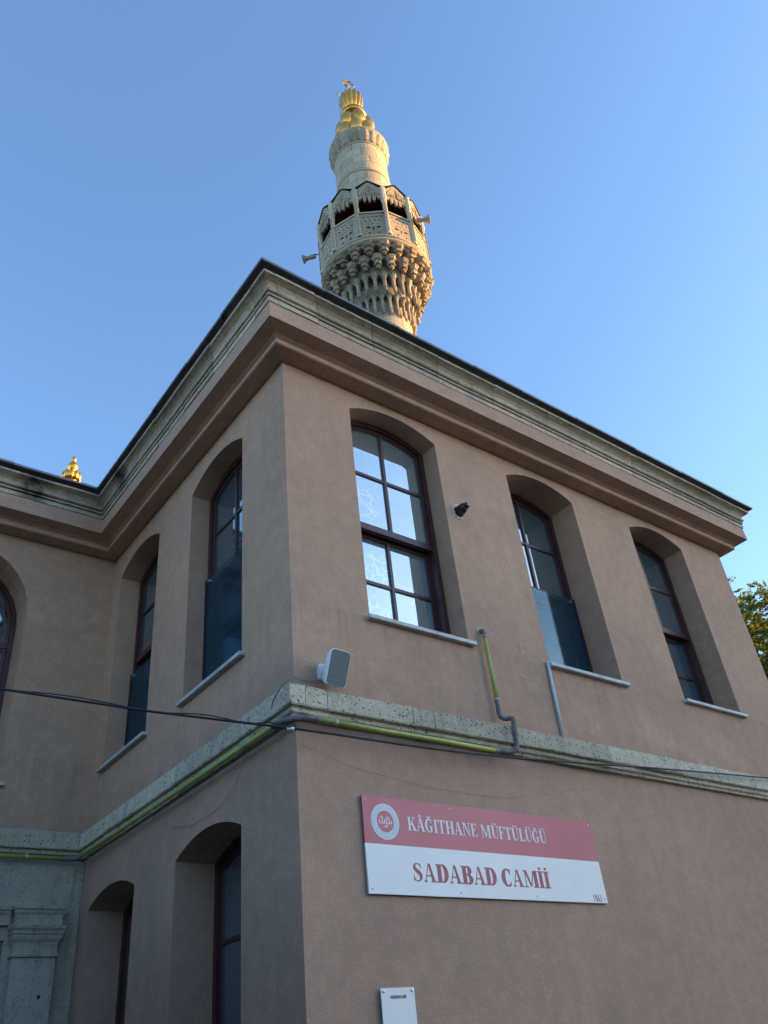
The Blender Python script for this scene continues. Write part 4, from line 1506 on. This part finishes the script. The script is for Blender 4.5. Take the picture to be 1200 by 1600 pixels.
# ------------------------------------------------------------------ gilded finial behind the roof on the left
F = empty('dome_finial', (2.98, 18.30, 0))
tag(F, 'small gilded finial showing over the roof edge on the far left', 'finial')
MB().lathe([(3.1, 0.0), (3.1, 8.8), (3.0, 9.0), (2.9, 10.5), (2.4, 12.6), (1.6, 14.4), (0.75, 15.6), (0.36, 16.4), (0.28, 17.3), (0.26, 18.6)], 48, cap=False).build('dome', 'lead_light', F, True)
MB().lathe([(0.24, 18.55), (0.26, 18.7), (0.22, 18.95), (0.18, 19.3), (0.17, 19.5), (0.22, 19.58), (0.29, 19.66), (0.30, 19.78), (0.22, 19.88), (0.13, 19.94), (0.11, 19.99), (0.13, 20.03), (0.175, 20.12), (0.185, 20.20), (0.15, 20.30), (0.09, 20.37), (0.065, 20.41), (0.075, 20.45), (0.09, 20.52), (0.08, 20.58), (0.04, 20.63), (0.012, 20.67)], 32).build('spire', 'gold', F, True)
pm = MB()
rr = []
for r_, z_ in [(0.02, 19.54), (0.075, 19.60), (0.095, 19.71), (0.085, 19.82), (0.05, 19.90), (0.01, 19.94)]:
    rr.append([(0.25 + r_ * cos(a), r_ * sin(a), z_) for a in [2 * pi * i / 10 for i in range(10)]])
pm.rings(rr, True, True)
pm = pm.mesh('petal')
for i in range(10):
    link('petal', pm, 'gold', F, True, (0, 0, 0), 2 * pi * i / 10)


# ------------------------------------------------------------------ trees
def tree(name, base, height, crown_z, crown_r, nleaf, label, mat, seed, sparse_top=True):
    rnd_ = random.Random(seed)
    T = empty(name, base)
    tag(T, label, 'tree')
    tr = MB()
    tips = []

    def limb(p, d, ln, r, depth):
        pts, rs = [p], [r]
        q = Vector(p)
        dd = Vector(d).normalized()
        n_ = 5
        for i in range(n_):
            dd = (dd + Vector((rnd_.uniform(-1, 1), rnd_.uniform(-1, 1), rnd_.uniform(-0.4, 0.8))) * 0.16).normalized()
            q = q + dd * ln / n_
            pts.append(q.copy())
            rs.append(r * (1 - 0.62 * (i + 1) / n_))
        tr.tube(pts, rs, 7 if depth < 2 else 5)
        if depth >= 2:
            tips.extend(pts[2:])
        if depth < 3:
            for _ in range(5 if depth == 0 else 4):
                k_ = rnd_.randint(2, n_)
                az = rnd_.uniform(0, 2 * pi)
                nd_ = (dd * 0.7 + Vector((cos(az), sin(az), rnd_.uniform(0.0, 0.6))) * 0.9)
                limb(pts[k_], nd_, ln * rnd_.uniform(0.5, 0.72), rs[k_] * 0.62, depth + 1)
    limb(Vector((0, 0, 0)), (0, 0, 1), height * 0.52, height * 0.022, 0)
    tr.build('trunk', 'bark', T, True)
    lv = MB()

    def leaf(c, d, l, w):
        up = Vector((rnd_.uniform(-1, 1), rnd_.uniform(-1, 1), rnd_.uniform(0.2, 1))).normalized()
        s = d.cross(up)
        if s.length < 1e-3:
            return
        s.normalize()
        nn = s.cross(d)
        lv.add([c, c + d * l * 0.45 + s * w * 0.5 + nn * w * 0.12, c + d * l, c + d * l * 0.45 - s * w * 0.5 + nn * w * 0.12], [(0, 1, 2, 3)])
    cz = Vector((0, 0, crown_z))
    n = 0
    clumps = [t for t in tips]
    for _ in range(int(nleaf / 260)):
        while True:
            v = Vector((rnd_.uniform(-1, 1), rnd_.uniform(-1, 1), rnd_.uniform(-1, 1)))
            if 0.35 < v.length < 1:
                break
        clumps.append(cz + Vector((v.x * crown_r, v.y * crown_r, v.z * (height - crown_z))))
    while n < nleaf:
        c = rnd_.choice(clumps)
        rr_ = rnd_.uniform(0.25, 0.8)
        base_ = c + Vector((rnd_.gauss(0, 1), rnd_.gauss(0, 1), rnd_.gauss(0, 0.8))) * rr_ * 0.55
        d = Vector((rnd_.uniform(-1, 1), rnd_.uniform(-1, 1), rnd_.uniform(-0.5, 0.7))).normalized()
        ln = rnd_.uniform(0.22, 0.42)
        for i in range(6):                       # a compound leaf: leaflets in pairs along a rib
            t = (i + 1) / 6
            q = base_ + d * ln * t + Vector((0, 0, -0.10 * t * t))
            side = d.cross(Vector((0, 0, 1)))
            if side.length < 1e-3:
                continue
            side.normalize()
            for sg in (-1, 1):
                leaf(q, (side * sg + d * 0.5 + Vector((0, 0, rnd_.uniform(-0.35, 0.15)))).normalized(), rnd_.uniform(0.13, 0.20), rnd_.uniform(0.055, 0.08))
                n += 1
    me = bpy.data.meshes.new('crown')
    me.from_pydata(lv.v, [], lv.f)
    link('crown', me, mat, T)
    return T


tree('ash_tree', (19.7, 4.7, 0), 12.7, 9.0, 3.2, 100000, 'green and yellow leafed tree standing behind the right end of the building', 'leaf', 3)
tree('street_tree', (17.5, -8.6, 0), 12.5, 8.8, 3.0, 16000, 'leafy tree on the far side of the street, outside the view', 'leaf_dark', 9)


# ------------------------------------------------------------------ houses out of view: one blocks the evening sun, one is added for shade
def block(name, x0, x1, y0, y1, h, label, wallmat, face):
    b_ = empty(name, ((x0 + x1) / 2, (y0 + y1) / 2, 0))
    tag(b_, label, 'building', 'houses across the street')
    cx, cy = (x0 + x1) / 2, (y0 + y1) / 2
    X0, X1, Y0, Y1 = x0 - cx, x1 - cx, y0 - cy, y1 - cy
    MB().box(X0, X1, Y0, Y1, 0, h).build('wall', wallmat, b_)
    rf = MB()
    rf.add([(X0 - 0.4, Y0 - 0.4, h + 0.01), (X1 + 0.4, Y0 - 0.4, h + 0.01), (X1 + 0.4, Y1 + 0.4, h + 0.01), (X0 - 0.4, Y1 + 0.4, h + 0.01), ((X0 + X1) / 2, Y0 + 2, h + 1.3), ((X0 + X1) / 2, Y1 - 2, h + 1.3)],
           [(0, 1, 4), (1, 2, 5, 4), (2, 3, 5), (3, 0, 4, 5), (3, 2, 1, 0)])
    rf.build('roof', 'roof_tile', b_)
    wm = MB().box(-0.6, 0.6, -0.03, 0.05, 0, 1.5).mesh('window')
    gm = MB().box(-0.52, 0.52, -0.04, 0.0, 0.08, 1.42).mesh('pane')
    sides = {'N': ((X0, X1), lambda t: (t, Y1, 0), pi), 'W': ((Y0, Y1), lambda t: (X0, t, 0), -pi / 2), 'E': ((Y0, Y1), lambda t: (X1, t, 0), pi / 2)}
    for s in face:
        (a, c), fn, rz = sides[s]
        nst = int(h / 3)
        nw = max(2, int((c - a) / 2.6))
        for st_ in range(nst):
            for k_ in range(nw):
                t = a + (c - a) * (k_ + 0.5) / nw
                p = fn(t)
                w_ = link('window', wm, 'sill_marble', b_, False, (p[0], p[1], 0.9 + st_ * 3.0), rz)
                link('pane', gm, 'glass_film', w_)


block('apartment_house', 48, 56, -44, -24, 21.8, 'tall apartment house down the street to the right, outside the view', 'block_wall', 'NW')
block('added_shade_house', -15, -4.73, -4.6, 13, 4.0, 'low grey house added on the left to shade the side wall, outside the view', 'stucco_plain', 'E')  # unseen mass added to dim the side wall
block('street_house', -8, 16, -30, -18, 5.5, 'low house across the street behind the viewer, outside the view', 'block_wall_pale', 'NW')


mast = MB().tube([(0, 0, 0), (0, 0, 1.15), (0, 0, 1.18)], [0.03, 0.028, 0.02], 10).build('cable_mast', 'pipe_steel', None, True, (-6.4, 3.66, 4.2))
tag(mast, 'short steel mast on the added low house holding the cable end, outside the view', 'mast')
